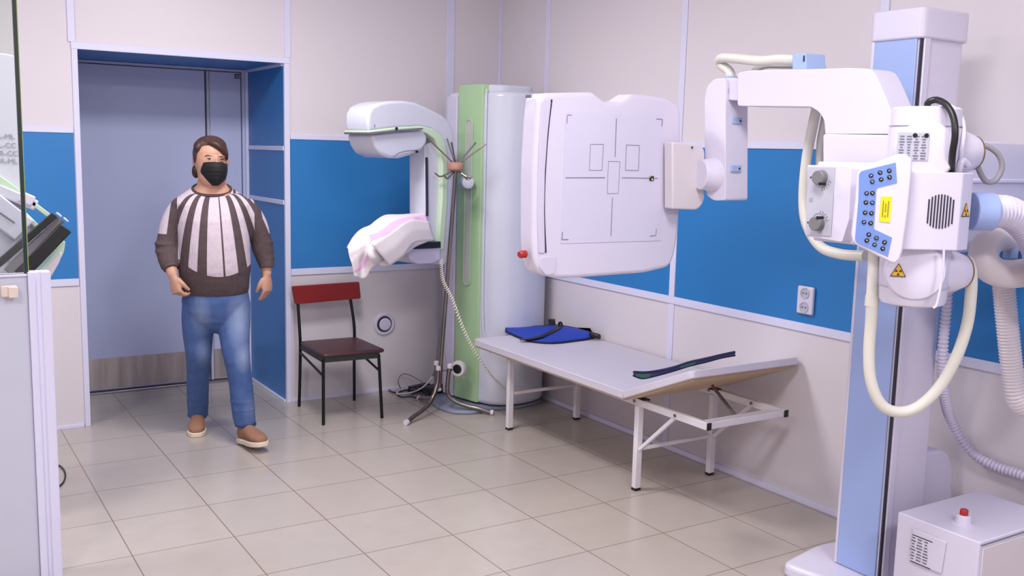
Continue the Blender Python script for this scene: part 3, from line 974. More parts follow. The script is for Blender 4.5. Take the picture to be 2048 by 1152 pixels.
obj('hose_clip', obox(B(), k, N2, ZV, N1, 0.03, 0.06, 0.05), LBLUE2, xr, bevel=0.006)
hp = [(-0.391, -3.943, 1.234), (-0.368, -3.945, 1.145), (-0.346, -3.959, 1.007), (-0.328, -3.970, 0.903), (-0.310, -3.981, 0.816), (-0.262, -3.989, 0.773), (-0.209, -3.999, 0.809), (-0.197, -4.007, 0.933), (-0.206, -4.001, 1.143)]
obj('hanging_hose', ribbed(B(), spline(hp, 10), 0.037, 0.011, 0.06, 24), CREAM, xr)
hp = [(-0.752, -4.043, 1.306), (-0.764, -4.067, 1.271), (-0.773, -4.078, 1.203), (-0.776, -4.076, 1.110), (-0.797, -4.063, 1.008), (-0.835, -4.039, 0.913), (-0.887, -4.007, 0.849), (-0.938, -3.975, 0.832),
      (-0.983, -3.947, 0.856), (-1.013, -3.928, 0.924), (-1.025, -3.921, 1.010), (-1.026, -3.920, 1.119), (-1.028, -3.918, 1.212), (-0.990, -3.884, 1.329)]
obj('loop_cable', tube(B(), spline(hp, 10), 0.0175, 18), PEAR, xr)
hp = [(-1.028, -3.919, 1.162), (-1.027, -3.919, 1.196)]
obj('cable_sleeve', tube(B(), hp, 0.0205, 20), PEAR, xr)
hp = [(-1.024, -4.144, 1.359), (-1.022, -4.145, 1.299), (-1.025, -4.143, 1.241), (-1.031, -4.140, 1.198), (-1.038, -4.135, 1.189)]
obj('thin_white_cord', tube(B(), spline(hp, 8), 0.0035, 8), WHITE, xr)
hp = [(-0.326, -3.700, 1.217), (-0.321, -3.700, 1.070), (-0.321, -3.700, 0.922), (-0.240, -3.664, 0.756), (-0.120, -3.626, 0.615), (-0.050, -3.671, 0.497), (-0.040, -3.761, 0.461), (-0.040, -3.886, 0.456), (-0.040, -4.005, 0.429)]
obj('thin_corrugated_hose', ribbed(B(), spline(hp, 12), 0.020, 0.015, 0.12, 20), WHITE2, xr)

# ---------- generator cabinet ----------
gen = thing('generator_cabinet', 'low white cabinet with red push button on top beside the x-ray column', 'cabinet', (-0.42, -3.95, 0))
obj('cabinet_body', prism(B(), rounded([(-0.648, -4.105, 0), (-0.185, -4.105, 0), (-0.185, -3.80, 0), (-0.648, -3.80, 0)], 0.006), (0, 0, 0.398)), WHITE, gen, bevel=0.004)
obj('cabinet_lid_seam', box(B(), -0.640, -0.19, -4.108, -3.99, 0.384, 0.387), LINE, gen)
obj('end_panel', box(B(), -0.632, -0.20, -4.110, -4.105, 0.01, 0.375), CREAM, gen, bevel=0.002)
lb = [(-0.649, -3.867, 0.363), (-0.649, -3.993, 0.360), (-0.649, -3.985, 0.246), (-0.649, -3.866, 0.248)]
l0 = obj('label_plate', prism(B(), rounded(lb, 0.004), (-0.006, 0, 0)), WHITE, gen, bevel=0.0015)
rr = random.Random(3)
for i in range(8):
    y1, z1 = -3.862, 0.332 - 0.0105 * i
    for j in range(3):
        w = rr.uniform(0.008, 0.022)
        yy = y1 - 0.024 * j - 0.012
        obj('label_print', box(B(), -0.656, -0.6548, yy - w / 2, yy + w / 2, z1 - 0.0022, z1 + 0.0022), LINE, l0, smoothing=False)
obj('label_rule', box(B(), -0.656, -0.6548, -3.945, -3.868, 0.340, 0.343), DARK, l0, smoothing=False)
obj('label_rule', box(B(), -0.656, -0.6548, -3.945, -3.868, 0.246, 0.249), DARK, l0, smoothing=False)
bt = Vector((-0.549, -3.981, 0.398))
bs_ = obj('button_base', lathe(B(), (bt.x, bt.y, 0.397), (0, 0, 1), [(0, 0.036), (0.004, 0.036), (0.006, 0.026), (0.030, 0.023), (0.034, 0.018), (0.034, 0)], 32), WHITE, gen)
obj('red_button', lathe(B(), (bt.x, bt.y, 0.430), (0, 0, 1), [(0, 0.0135), (0.016, 0.0135), (0.020, 0.011), (0.020, 0)], 28), RED, gen)
for a in (60, 240):
    obj('button_screw', lathe(B(), (bt.x + 0.03 * math.cos(R(a)), bt.y + 0.03 * math.sin(R(a)), 0.400), (0, 0, 1), [(0, 0.003), (0.002, 0.003)], 10), LINE, bs_)

# =====================================================================
# MAMMOGRAPHY UNIT in the corner
# =====================================================================
mg = thing('mammography_unit', 'white and green mammography unit standing in the corner, its scanning arm over a towel', 'mammography unit', (-0.3, -0.5, 0))
bp = [(-0.673, -0.266, 0.000), (-0.725, -0.412, 0.000), (-0.748, -0.591, 0.000), (-0.723, -0.721, 0.000), (-0.619, -0.786, 0.000), (-0.471, -0.758, 0.000), (-0.283, -0.800, 0.000), (-0.073, -0.740, 0.000)]
bp = list(bp) + [(-0.03, -0.45, 0), (-0.03, -0.08, 0), (-0.60, -0.08, 0)]
obj('base_plate', prism(B(), rounded(bp, 0.04, 4), (0, 0, 0.022)), GREY, mg, bevel=0.008, seg=3)
body = [(-0.503, -0.682, 0.03), (-0.468, -0.755, 0.03), (-0.40, -0.80, 0.03), (-0.30, -0.82, 0.03), (-0.17, -0.80, 0.03), (-0.08, -0.75, 0.03), (-0.025, -0.64, 0.03), (-0.02, -0.45, 0.03), (-0.35, -0.25, 0.03), (-0.57, -0.30, 0.03)]
obj('column_body', prism(B(), rounded(body, 0.05, 5), (0, 0, 1.93)), MWHITE, mg, bevel=0.03, seg=4)
lidp = [(-0.50, -0.655, 1.95), (-0.40, -0.72, 1.95), (-0.20, -0.72, 1.95), (-0.12, -0.60, 1.95), (-0.15, -0.42, 1.95), (-0.50, -0.42, 1.95)]
obj('column_lid', prism(B(), rounded(lidp, 0.04, 4), (0, 0, 0.05)), MWHITE, mg, bevel=0.012, seg=3)
gp = [(-0.571, -0.445, 0.035), (-0.520, -0.660, 0.035), (-0.46, -0.67, 0.035), (-0.47, -0.43, 0.035)]
obj('green_side_panel', prism(B(), rounded(gp, [0.02, 0.008, 0, 0]), (0, 0, 1.965)), GREEN, mg, bevel=0.008, seg=3)
gp = [(-0.585, -0.32, 0.035), (-0.573, -0.44, 0.035), (-0.45, -0.43, 0.035), (-0.47, -0.25, 0.035)]
obj('rear_cover', prism(B(), rounded(gp, [0.02, 0.008, 0, 0]), (0, 0, 1.90)), WHITE2, mg, bevel=0.008, seg=3)
tr = [(-0.507, -0.688, 1.97), (-0.507, -0.688, 1.4), (-0.507, -0.688, 0.9), (-0.505, -0.692, 0.62), (-0.500, -0.705, 0.48), (-0.478, -0.745, 0.38)]
obj('edge_trim', tube(B(), spline(tr, 8), 0.007, 10), MWHITE, mg)
# long grip recess in the green panel
gn = Vector((-0.973, -0.230, 0))
gu = Vector((0.230, -0.973, 0))
g0 = Vector((-0.547, -0.547, 0)) + gn * 0.001
slot = []
zt, zb, hw = 1.76, 0.80, 0.030
for a in range(0, 181, 15):
    slot.append(g0 + gu * (0.01 + hw * math.cos(R(a))) + Vector((0, 0, zt + hw * math.sin(R(a)))))
for a in range(180, 361, 15):
    slot.append(g0 + gu * (0.01 + hw * math.cos(R(a))) + Vector((0, 0, zb + hw * math.sin(R(a)))))
obj('grip_recess', prism(B(), slot, gn * 0.002), mat('recess_lining', (188, 186, 184), 0.6), mg, smoothing=False)
sl2 = [p + gn * 0.003 for p in slot] + [slot[0] + gn * 0.003]
obj('recess_rim', tube(B(), sl2, 0.005, 8, caps=False), GREEN, mg)

# scanning arm, drawn in the vertical plane along which it points
MN = Vector((0.31, -0.951, 0))
near = '-0.572,-0.636,0.31,-0.951'
shell = [(-1.358, -0.892, 1.691), (-1.365, -0.894, 1.736), (-1.361, -0.893, 1.784), (-1.338, -0.886, 1.822), (-1.283, -0.868, 1.847), (-1.213, -0.845, 1.861), (-1.120, -0.815, 1.869), (-1.024, -0.783, 1.864), (-0.925, -0.751, 1.838), (-0.818, -0.716, 1.804), (-0.762, -0.698, 1.769), (-0.728, -0.687, 1.715), (-0.713, -0.682, 1.604), (-0.715, -0.683, 1.308), (-0.735, -0.689, 1.099), (-0.756, -0.696, 0.920), (-0.822, -0.717, 0.925), (-0.801, -0.711, 1.103), (-0.776, -0.703, 1.309), (-0.777, -0.703, 1.544), (-0.799, -0.710, 1.631), (-0.844, -0.725, 1.688), (-0.907, -0.745, 1.717), (-0.992, -0.773, 1.726), (-1.176, -0.833, 1.714)]
obj('arm_shell', prism(B(), shell, -MN * 0.19), MWHITE, mg, bevel=0.016, seg=4)
gb = [(-1.368, -0.902, 1.694), (-1.180, -0.841, 1.719), (-0.988, -0.778, 1.734), (-0.896, -0.748, 1.723), (-0.824, -0.725, 1.688), (-0.787, -0.713, 1.626), (-0.769, -0.707, 1.515), (-0.769, -0.707, 1.309), (-0.782, -0.711, 1.162), (-0.795, -0.715, 1.013), (-0.836, -0.729, 1.016), (-0.830, -0.727, 1.164), (-0.817, -0.723, 1.310), (-0.817, -0.723, 1.515), (-0.839, -0.730, 1.607), (-0.883, -0.744, 1.664), (-0.938, -0.762, 1.691), (-0.995, -0.781, 1.706), (-1.179, -0.841, 1.700), (-1.364, -0.901, 1.678)]
obj('green_arm_band', prism(B(), gb, -MN * 0.202), GREENL, mg, bevel=0.006, seg=2)
hl = [(-1.344, -0.888, 1.678), (-1.176, -0.833, 1.700), (-0.976, -0.768, 1.712), (-0.945, -0.758, 1.679), (-0.944, -0.757, 1.639), (-0.982, -0.770, 1.599), (-1.072, -0.799, 1.567), (-1.153, -0.825, 1.549), (-1.224, -0.849, 1.551), (-1.288, -0.869, 1.572), (-1.323, -0.881, 1.615)]
obj('tube_head', prism(B(), [Vector(p) + MN * 0.012 for p in hl], -MN * 0.215), MWHITE, mg, bevel=0.018, seg=4)
ds = [(-1.368, -0.930, 1.685), (-1.159, -0.862, 1.708), (-0.989, -0.806, 1.723), (-0.989, -0.806, 1.714), (-1.159, -0.862, 1.698), (-1.365, -0.929, 1.675)]
obj('head_seam', prism(B(), ds, -MN * 0.212), LINE, mg, smoothing=False)
for px_ in ((-1.187, -0.877, 1.713), (-1.033, -0.820, 1.590)):
    obj('head_button', lathe(B(), Vector(px_) - MN * 0.004, MN, [(0, 0.008), (0.008, 0.008), (0.010, 0.005), (0.010, 0)], 16), BLACK, mg)
cur = spline([(-1.193, -0.858, 1.557), (-1.164, -0.849, 1.577), (-1.106, -0.830, 1.591), (-1.032, -0.806, 1.596)], 6)
obj('head_curve', tube(B(), cur, 0.0022, 8), LINE, mg)
obj('head_symbol', obox(B(), Vector((-1.320, -0.880, 1.722)) + MN * 0.001, (1, 0.3, 0), (0, 0, 1), MN, 0.004, 0.018, 0.002), LINE, mg, smoothing=False)
vp = [(-0.936, -0.728, 1.628), (-0.803, -0.685, 1.672), (-0.775, -0.676, 1.514), (-0.777, -0.676, 1.189), (-0.797, -0.683, 0.926), (-0.861, -0.704, 0.937), (-0.927, -0.725, 1.048)]
obj('upright', prism(B(), vp, -MN * 0.13), MWHITE, mg, bevel=0.006, seg=2)
vp = [(-0.929, -0.736, 1.557), (-0.917, -0.732, 1.557), (-0.908, -0.729, 1.218), (-0.920, -0.733, 1.218)]
obj('upright_slit', prism(B(), vp, -MN * 0.02), DARK, mg, smoothing=False)
tp = [(-1.090, -0.828, 1.040), (-0.838, -0.746, 1.033), (-0.837, -0.746, 0.964), (-0.893, -0.764, 0.945), (-1.010, -0.802, 0.948), (-1.071, -0.822, 0.976)]
obj('detector_tray', prism(B(), rounded(tp, 0.012, 3), -MN * 0.23), WHITE2, mg, bevel=0.01, seg=3)
tp = [(-1.152, -0.859, 1.073), (-0.838, -0.757, 1.069), (-0.837, -0.757, 1.031), (-1.152, -0.859, 1.039)]
obj('black_support_plate', prism(B(), tp, -MN * 0.25), BLACK, mg, bevel=0.003)
tp = [(-1.139, -0.828, 1.189), (-0.942, -0.764, 1.198), (-0.934, -0.762, 1.168), (-0.940, -0.764, 1.064), (-0.971, -0.774, 1.066), (-0.980, -0.777, 1.159), (-1.131, -0.826, 1.154)]
obj('compression_paddle', prism(B(), tp, -MN * 0.20), WHITE2, mg, bevel=0.003)
obj('pivot_boss', lathe(B(), (-0.565, -0.56, 1.41), (-0.35, -0.94, 0), [(0, 0.04), (0.06, 0.04), (0.085, 0.036), (0.09, 0.025), (0.09, 0)], 28), MWHITE, mg)
wd_ = Vector((-0.80, -0.60, 0)).normalized()
w0 = Vector((-0.637, -0.632, 0.261))
rg = obj('round_socket', lathe(B(), w0 - wd_ * 0.01, wd_, [(0, 0.050), (0.022, 0.050), (0.030, 0.045), (0.030, 0.030), (0.012, 0.028), (0.012, 0)], 32), CREAM, mg)
obj('socket_core', lathe(B(), w0, wd_, [(0, 0.029), (0.018, 0.029), (0.020, 0.02), (0.02, 0)], 28), BLACK, rg)
ax = spline([(-0.862, -0.805, 0.966), (-0.857, -0.824, 0.850), (-0.813, -0.862, 0.735), (-0.772, -0.916, 0.577), (-0.681, -0.909, 0.419), (-0.548, -0.895, 0.250), (-0.388, -0.872, 0.119)], 40)
hx = []
t_ = Vector((0.4, 0, -1)).normalized()
nx_ = t_.cross(Vector((0, 1, 0))).normalized()
ny_ = t_.cross(nx_)
for i, p in enumerate(ax):
    for k in range(3):
        q = p if i + 1 >= len(ax) else p.lerp(ax[i + 1], k / 3)
        a = (i * 3 + k) * 0.5
        hx.append(q + (nx_ * math.cos(a) + ny_ * math.sin(a)) * 0.0085)
obj('coiled_cord', tube(B(), hx, 0.0032, 6), COIL, mg)


# towel over the arm's tray
def towel():
    ma = mat('terry_towel', (226, 216, 222), 0.85, var=0.04, scale=30, bump=0.4, bscale=220)
    n = NT(ma)
    uv = n.nt.nodes.new('ShaderNodeUVMap')
    sp = n.nt.nodes.new('ShaderNodeSeparateXYZ')
    n.nt.links.new(uv.outputs[0], sp.inputs[0])
    s1 = n.m('MULTIPLY', n.band(sp.outputs[1], 0.47, 0.12), n.m('GREATER_THAN', sp.outputs[0], 0.30))
    s2 = n.m('MULTIPLY', n.band(sp.outputs[1], 0.865, 0.03), n.m('LESS_THAN', sp.outputs[0], 0.42))
    dots = n.m('GREATER_THAN', n.noise(110, detail=2), 0.60)
    c = n.mix(n.m('MULTIPLY', dots, 0.28), srgb(230, 222, 226), srgb(196, 172, 178))
    n.base(n.mix(n.m('MAXIMUM', s1, s2), c, srgb(232, 184, 224)))
    rows = []
    rows.append([(-1.368, -0.743, 1.046), (-1.287, -0.717, 1.121), (-1.190, -0.685, 1.179), (-1.086, -0.651, 1.204), (-0.979, -0.616, 1.205), (-0.868, -0.580, 1.195)])
    rows.append([(-1.459, -0.833, 1.063), (-1.384, -0.808, 1.142), (-1.294, -0.779, 1.177), (-1.186, -0.744, 1.226), (-1.029, -0.693, 1.226), (-0.890, -0.647, 1.230)])
    rows.append([(-1.501, -0.947, 1.059), (-1.398, -0.923, 1.113), (-1.321, -0.908, 1.121), (-1.206, -0.881, 1.177), (-1.082, -0.840, 1.217), (-0.955, -0.789, 1.217)])
    rows.append([(-1.492, -0.967, 1.007), (-1.396, -0.946, 1.067), (-1.374, -0.989, 1.102), (-1.216, -0.927, 1.153), (-1.087, -0.875, 1.208), (-0.963, -0.825, 1.194)])
    rows.append([(-1.478, -0.963, 0.957), (-1.406, -0.929, 1.000), (-1.408, -1.013, 1.052), (-1.291, -0.975, 1.055), (-1.086, -0.888, 1.130), (-0.941, -0.828, 1.139)])
    rows.append([(-1.465, -0.958, 0.916), (-1.399, -0.927, 0.900), (-1.360, -0.997, 0.978), (-1.271, -0.978, 0.972), (-1.098, -0.902, 1.047), (-0.925, -0.822, 1.089)])
    bm = B()
    uvl = bm.loops.layers.uv.new('UVMap')
    G = []
    for i, r in enumerate(rows):
        G.append([bm.verts.new(p) for p in r])
    # refine by bilinear patches
    bm2 = B()
    uvl = bm2.loops.layers.uv.new('UVMap')
    NX, NY = 40, 50

    def samp(row, u):
        s = spline(row, 10)
        return s[min(len(s) - 1, int(round(u * (len(s) - 1))))]
    grid = []
    for j in range(NY + 1):
        colv = []
        for i in range(NX + 1):
            u = i / NX
            colp = [samp(r, u) for r in rows]
            s = spline(colp, 10)
            p = s[min(len(s) - 1, int(round(j / NY * (len(s) - 1))))].copy()
            amp = 0.0035 * (0.3 + j / NY)
            p += MN * (math.sin(i * 0.9 + j * 0.12) * amp + math.sin(i * 0.37 - j * 0.3) * amp * 0.8)
            p += Vector((0, 0, 1)) * math.sin(i * 0.5 + j * 0.4) * 0.002
            colv.append(p)
        grid.append(colv)
    V = [[bm2.verts.new(p) for p in r] for r in grid]
    for j in range(NY):
        for i in range(NX):
            f = bm2.faces.new([V[j][i], V[j][i + 1], V[j + 1][i + 1], V[j + 1][i]])
            for lp_, (a, b) in zip(f.loops, ((i, j), (i + 1, j), (i + 1, j + 1), (i, j + 1))):
                lp_[uvl].uv = (a / NX, b / NY)
    bm.free()
    o = obj('towel', bm2, ma, None, ang=180)
    so = o.modifiers.new('solid', 'SOLIDIFY')
    so.thickness = 0.005
    so.offset = 0
    bm3 = B()
    TP = spline([(-1.413, -1.056, 1.096), (-1.277, -1.007, 1.156), (-1.136, -0.951, 1.214), (-0.992, -0.894, 1.197)], 8)
    MD = spline([(-1.353, -1.047, 1.035), (-1.252, -1.019, 1.085), (-1.134, -0.965, 1.154), (-0.979, -0.900, 1.149)], 8)
    BT = spline([(-1.292, -1.022, 0.975), (-1.199, -0.997, 1.021), (-1.114, -0.959, 1.087), (-0.948, -0.885, 1.089)], 8)
    g3 = []
    for a_, m_, b_ in zip(TP, MD, BT):
        g3.append([bm3.verts.new(a_.lerp(m_, k / 5)) for k in range(5)] + [bm3.verts.new(m_.lerp(b_, k / 5)) for k in range(6)])
    for i in range(len(g3) - 1):
        for k in range(10):
            bm3.faces.new([g3[i][k], g3[i + 1][k], g3[i + 1][k + 1], g3[i][k + 1]])
    FL = mat('terry_fold', (222, 214, 218), 0.85, var=0.05, scale=90, bump=0.4, bscale=220)
    fo = obj('towel_fold', bm3, FL, o, ang=180)
    q = fo.modifiers.new('solid', 'SOLIDIFY')
    q.thickness = 0.006
    bm3 = B()
    g4 = [[(-1.434, -1.053, 1.059), (-1.391, -1.039, 1.089)], [(-1.419, -1.051, 1.019), (-1.351, -1.029, 1.038)], [(-1.377, -1.034, 0.983), (-1.311, -1.013, 1.005)]]
    g4 = [[bm3.verts.new(p) for p in r] for r in g4]
    for i in range(2):
        bm3.faces.new([g4[i][0], g4[i + 1][0], g4[i + 1][1], g4[i][1]])
    fo = obj('towel_fold', bm3, FL, o, ang=180)
    q = fo.modifiers.new('solid', 'SOLIDIFY')
    q.thickness = 0.006
    tag(o, 'pale pink striped terry towel draped over the tray of the mammography unit', 'towel')
    return o


towel()

# =====================================================================
# COAT RACK
# =====================================================================
rk = thing('coat_rack', 'chrome coat rack with copper brown hub and three curved legs in the corner', 'coat rack', (-0.77, -0.62, 0))
RP = Vector((-0.766, -0.622, 0.143))
RT = Vector((-0.758, -0.779, 1.503))
obj('pole', tube(B(), [RP, RP.lerp(RT, 0.5), RT], 0.0125, 16), CHROME, rk)
obj('pole_end_cap', lathe(B(), RP - Vector((0, 0, 0.012)), (0, 0, 1), [(0, 0.012), (0.004, 0.016), (0.02, 0.016), (0.02, 0)], 16), CREAM, rk)
obj('hub', lathe(B(), RT - Vector((0, 0, 0.022)), (0, 0, 1), [(0, 0.02), (0.004, 0.038), (0.012, 0.047), (0.026, 0.050), (0.042, 0.046), (0.052, 0.034), (0.054, 0.0)], 28), BROWNB, rk)
HC = RT + Vector((0, 0, 0.01))
tips_u = [(-0.922, -0.751, 1.660), (-0.788, -0.720, 1.669), (-0.831, -0.855, 1.646), (-0.619, -0.883, 1.642), (-0.637, -0.797, 1.650)]
for p in tips_u:
    obj('upper_hook', tube(B(), [HC, Vector(p)], 0.0048, 8), CHROME, rk)
for p, e in (((-0.853, -0.761, 1.449), (-0.882, -0.753, 1.469)), ((-0.832, -0.815, 1.439), (-0.855, -0.820, 1.454)), ((-0.701, -0.852, 1.442), (-0.731, -0.853, 1.450)), ((-0.691, -0.806, 1.434), (-0.671, -0.818, 1.452))):
    obj('lower_hook', tube(B(), spline([HC - Vector((0, 0, 0.02)), HC.lerp(Vector(p), 0.6) - Vector((0, 0, 0.012)), Vector(p), Vector(e)], 6), 0.0048, 8), CHROME, rk)
F1, F2, F3 = Vector((-1.079, -0.806, 0.014)), Vector((-0.510, -0.848, 0.014)), Vector((-0.755, -0.329, 0.014))
CN = Vector((RP.x, RP.y, 0))
for F, cl in ((F1, (-0.778, -0.635, 0.279)), (F2, (-0.719, -0.672, 0.293)), (F3, (-0.773, -0.598, 0.302))):
    d = (Vector((F.x, F.y, 0)) - CN)
    c0 = Vector(cl)
    pth = [c0, Vector((c0.x, c0.y, 0)).lerp(CN + d * 0.10, 0.35) + Vector((0, 0, c0.z - 0.09)), CN + d * 0.17 + Vector((0, 0, 0.115)), CN + d * 0.32 + Vector((0, 0, 0.070)), CN + d * 0.55 + Vector((0, 0, 0.046)), CN + d * 0.76 + Vector((0, 0, 0.034)), CN + d * 0.98 + Vector((0, 0, 0.014))]
    lg = obj('leg', tube(B(), spline(pth, 8), 0.0135, 14), CHROME, rk)
    obj('foot_cap', tube(B(), [CN + d * 0.955 + Vector((0, 0, 0.0165)), CN + d * 1.01 + Vector((0, 0, 0.0165))], 0.0165, 14), CREAM, lg)
    obj('leg_top_cap', lathe(B(), c0 - Vector((0, 0, 0.012)), (0, 0, 1), [(0, 0.017), (0.02, 0.017), (0.026, 0.012), (0.026, 0)], 16), CREAM, lg)
zc = Vector((-0.736, -0.641, 0.257)).z
bm = tube(B(), [Vector((-0.778, -0.615, 0.256)), Vector((-0.697, -0.666, 0.265))], 0.006, 8)
lathe(bm, (RP.x, RP.y, zc - 0.014), (0, 0, 1), [(0, 0.018), (0.026, 0.018)], 16)
obj('leg_collar', bm, LINE, rk)

# =====================================================================
# CHAIR
# =====================================================================
ch = thing('metal_chair', 'black tube chair with red backrest and dark maroon seat by the doorway', 'chair', (-1.31, -0.35, 0))
LEG = {'FL': (-1.501, -0.582), 'FR': (-1.137, -0.598), 'BL': (-1.483, -0.125), 'BR': (-1.119, -0.135)}
zs = 0.385
for k_ in ('FL', 'FR'):
    x, y = LEG[k_]
    dx = 0.012 if k_ == 'FL' else -0.010
    lg = obj('front_leg', tube(B(), [(x, y, 0.0), (x + dx, y + 0.03, zs)], 0.0095, 12), BLACKM, ch)
tb = [(-1.494, -0.075, 0.733), (-1.057, -0.075, 0.744)]
for k_, s_ in (('BL', 0), ('BR', 1)):
    x, y = LEG[k_]
    dx = 0.006 if s_ == 0 else -0.004
    top = (x + (0.006 if s_ == 0 else -0.020), -0.085, 0.72)
    obj('back_leg', tube(B(), spline([(x, y, 0.0), (x + dx, y - 0.005, 0.25), (x + dx, y - 0.01, 0.40), (x + dx - 0.002, y + 0.0, 0.52), top], 6), 0.0095, 12), BLACKM, ch)
seat = [(-1.504, -0.580, 0.398), (-1.115, -0.596, 0.398), (-1.118, -0.160, 0.398), (-1.486, -0.150, 0.398)]
sb = B()
prism(sb, rounded(seat, 0.03, 4), (0, 0, 0.022))
so = obj('seat', sb, MAROON, ch, bevel=0.012, seg=4)
fr = B()
for a, b in (('FL', 'FR'), ('FL', 'BL'), ('FR', 'BR'), ('BL', 'BR')):
    pa, pb = LEG[a], LEG[b]
    ya, yb = pa[1] + (0.03 if a[0] == 'F' else 0), pb[1] + (0.03 if b[0] == 'F' else 0)
    xa = pa[0] + (0.012 if a[1] == 'L' else -0.01)
    xb = pb[0] + (0.012 if b[1] == 'L' else -0.01)
    bar(fr, (xa, ya, 0.381), (xb, yb, 0.381), 0.014, 0.036)
obj('seat_rail', fr, mat('dark_green_grey_rail', (46, 52, 50), 0.4), ch, bevel=0.003)
for s_ in ('L', 'R'):
    pa, pb = LEG['F' + s_], LEG['B' + s_]
    dx = 0.009 if s_ == 'L' else -0.007
    obj('side_stretcher', tube(B(), [(pa[0] + dx, pa[1] + 0.022, 0.285), (pb[0] + dx * 0.6, pb[1] - 0.005, 0.345)], 0.0075, 10), BLACKM, ch)
bk = [(-1.516, -0.112, 0.754), (-1.076, -0.112, 0.760), (-1.065, -0.112, 0.653), (-1.498, -0.112, 0.642)]
obj('backrest', prism(B(), rounded(bk, 0.010, 4), (0, 0.026, 0)), REDV, ch, bevel=0.009, seg=4)

# power strip and its cables
ps = tag(obj('power_strip', obox(B(), (-0.659, -0.136, 0.030), (0.95, 0.3, 0), (-0.3, 0.95, 0), (0, 0, 1), 0.17, 0.05, 0.045), BLACK, bevel=0.006), 'black power strip lying on the floor beside the coat rack', 'power strip')
c = Vector((-0.702, -0.221, 0.054))
for i in range(3):
    obj('strip_socket', lathe(B(), c + Vector((0.95, 0.3, 0)) * (0.05 * (i - 1)), (0, 0, 1), [(0, 0.018), (0.002, 0.018), (0.002, 0.014), (0.0, 0.014), (0, 0)], 20), LINE, ps)
ab = obj('power_adapter', obox(B(), (-0.618, -0.273, 0.049), (0.9, 0.43, 0), (-0.43, 0.9, 0), (0, 0, 1), 0.16, 0.08, 0.05), mat('dark_blue_black_plastic', (26, 30, 44), 0.4), bevel=0.008)
tag(ab, 'dark blue-black power adapter on the floor beside the power strip', 'adapter')
for nm, lab, pts, rad_, m_ in (
        ('white_power_cable', 'white cable lying on the floor in front of the power strip', [(-0.672, -0.360, 0.160), (-0.706, -0.356, 0.120), (-0.726, -0.299, 0.070), (-0.749, -0.201, 0.024), (-0.827, -0.197, 0.022), (-0.824, -0.146, 0.020), (-0.758, -0.090, 0.024), (-0.762, -0.175, 0.050)], 0.0055, WHITE2),
        ('black_power_cable', 'black cable on the floor leaving the power strip towards the chair', [(-0.712, -0.140, 0.030), (-0.754, -0.090, 0.010), (-0.815, -0.097, 0.008), (-0.824, -0.046, 0.008), (-0.810, 0.008, 0.008)], 0.005, BLACK),
        ('grey_power_cable', 'thin grey cable looping up above the power strip', [(-0.735, -0.020, 0.006), (-0.792, -0.100, 0.071), (-0.776, -0.080, 0.105), (-0.733, -0.060, 0.117), (-0.681, -0.060, 0.101), (-0.641, -0.100, 0.075), (-0.635, -0.140, 0.066)], 0.003, LINE),
        ('dark_power_cable', 'dark cable on the floor under the white cable by the grey base plate', [(-0.823, -0.158, 0.006), (-0.819, -0.219, 0.006), (-0.764, -0.232, 0.006), (-0.741, -0.287, 0.006), (-0.720, -0.345, 0.030), (-0.659, -0.309, 0.035)], 0.004, DARK)):
    tag(obj(nm, tube(B(), spline(pts, 8), rad_, 8), m_), lab, 'cable')
pt = obj('flex_conduit', tube(B(), spline([(-0.703, -0.418, 0.175), (-0.687, -0.428, 0.231), (-0.644, -0.370, 0.330), (-0.618, -0.344, 0.487)], 8), 0.008, 8), LINE)
tag(pt, 'dark flexible conduit hanging behind the coat rack', 'conduit')

# =====================================================================
# COUCH
# =====================================================================
cc = thing('examination_couch', 'white steel examination couch with raised headrest against the right wall', 'couch', (-0.35, -1.8, 0))
XO, XI = -0.690, -0.016
YA, YH = -0.90, -2.318
mb = prism(B(), rounded([(XO, YA, 0.462), (XI, YA, 0.462), (XI, YH, 0.462), (XO, YH, 0.462)], [0.03, 0.03, 0.006, 0.006]), (0, 0, 0.040))
obj('mattress', mb, VINYL, cc, bevel=0.014, seg=4)
hd = Vector((0, -0.452, 0.190)).normalized()
hn = Vector((1, 0, 0)).cross(hd) * -1
if hn.z < 0:
    hn = -hn
h0 = Vector((0, YH - 0.006, 0.466))
HL = 0.50
hp_ = [h0 + Vector((XO, 0, 0)), h0 + Vector((XI, 0, 0)), h0 + Vector((XI, 0, 0)) + hd * HL, h0 + Vector((XO, 0, 0)) + hd * HL]
obj('headrest', prism(B(), rounded(hp_, [0.006, 0.006, 0.035, 0.035]), hn * 0.034), VINYL, cc, bevel=0.013, seg=4)
hu = [h0 + Vector((XO + 0.02, 0, 0)) + hd * 0.02, h0 + Vector((XI - 0.02, 0, 0)) + hd * 0.02, h0 + Vector((XI - 0.02, 0, 0)) + hd * (HL - 0.02), h0 + Vector((XO + 0.02, 0, 0)) + hd * (HL - 0.02)]
obj('headrest_board', prism(B(), [p - hn * 0.010 for p in hu], hn * 0.012), UNDER, cc, bevel=0.002)
obj('mattress_board', box(B(), XO + 0.012, XI - 0.012, YH + 0.01, YA - 0.012, 0.452, 0.463), UNDER, cc, bevel=0.002)
xo, xi = -0.585, -0.105
obj('side_rail', box(B(), xo - 0.0125, xo + 0.0125, -2.79, -0.98, 0.418, 0.452), FRAME, cc, bevel=0.003)
obj('side_rail', box(B(), xi - 0.0125, xi + 0.0125, -2.79, -0.98, 0.418, 0.452), FRAME, cc, bevel=0.003)
obj('cross_rail', box(B(), xo + 0.0125, xi - 0.0125, -2.79, -2.765, 0.420, 0.452), FRAME, cc, bevel=0.003)
obj('cross_rail', box(B(), xo + 0.0125, xi - 0.0125, -1.01, -0.985, 0.420, 0.452), FRAME, cc, bevel=0.003)
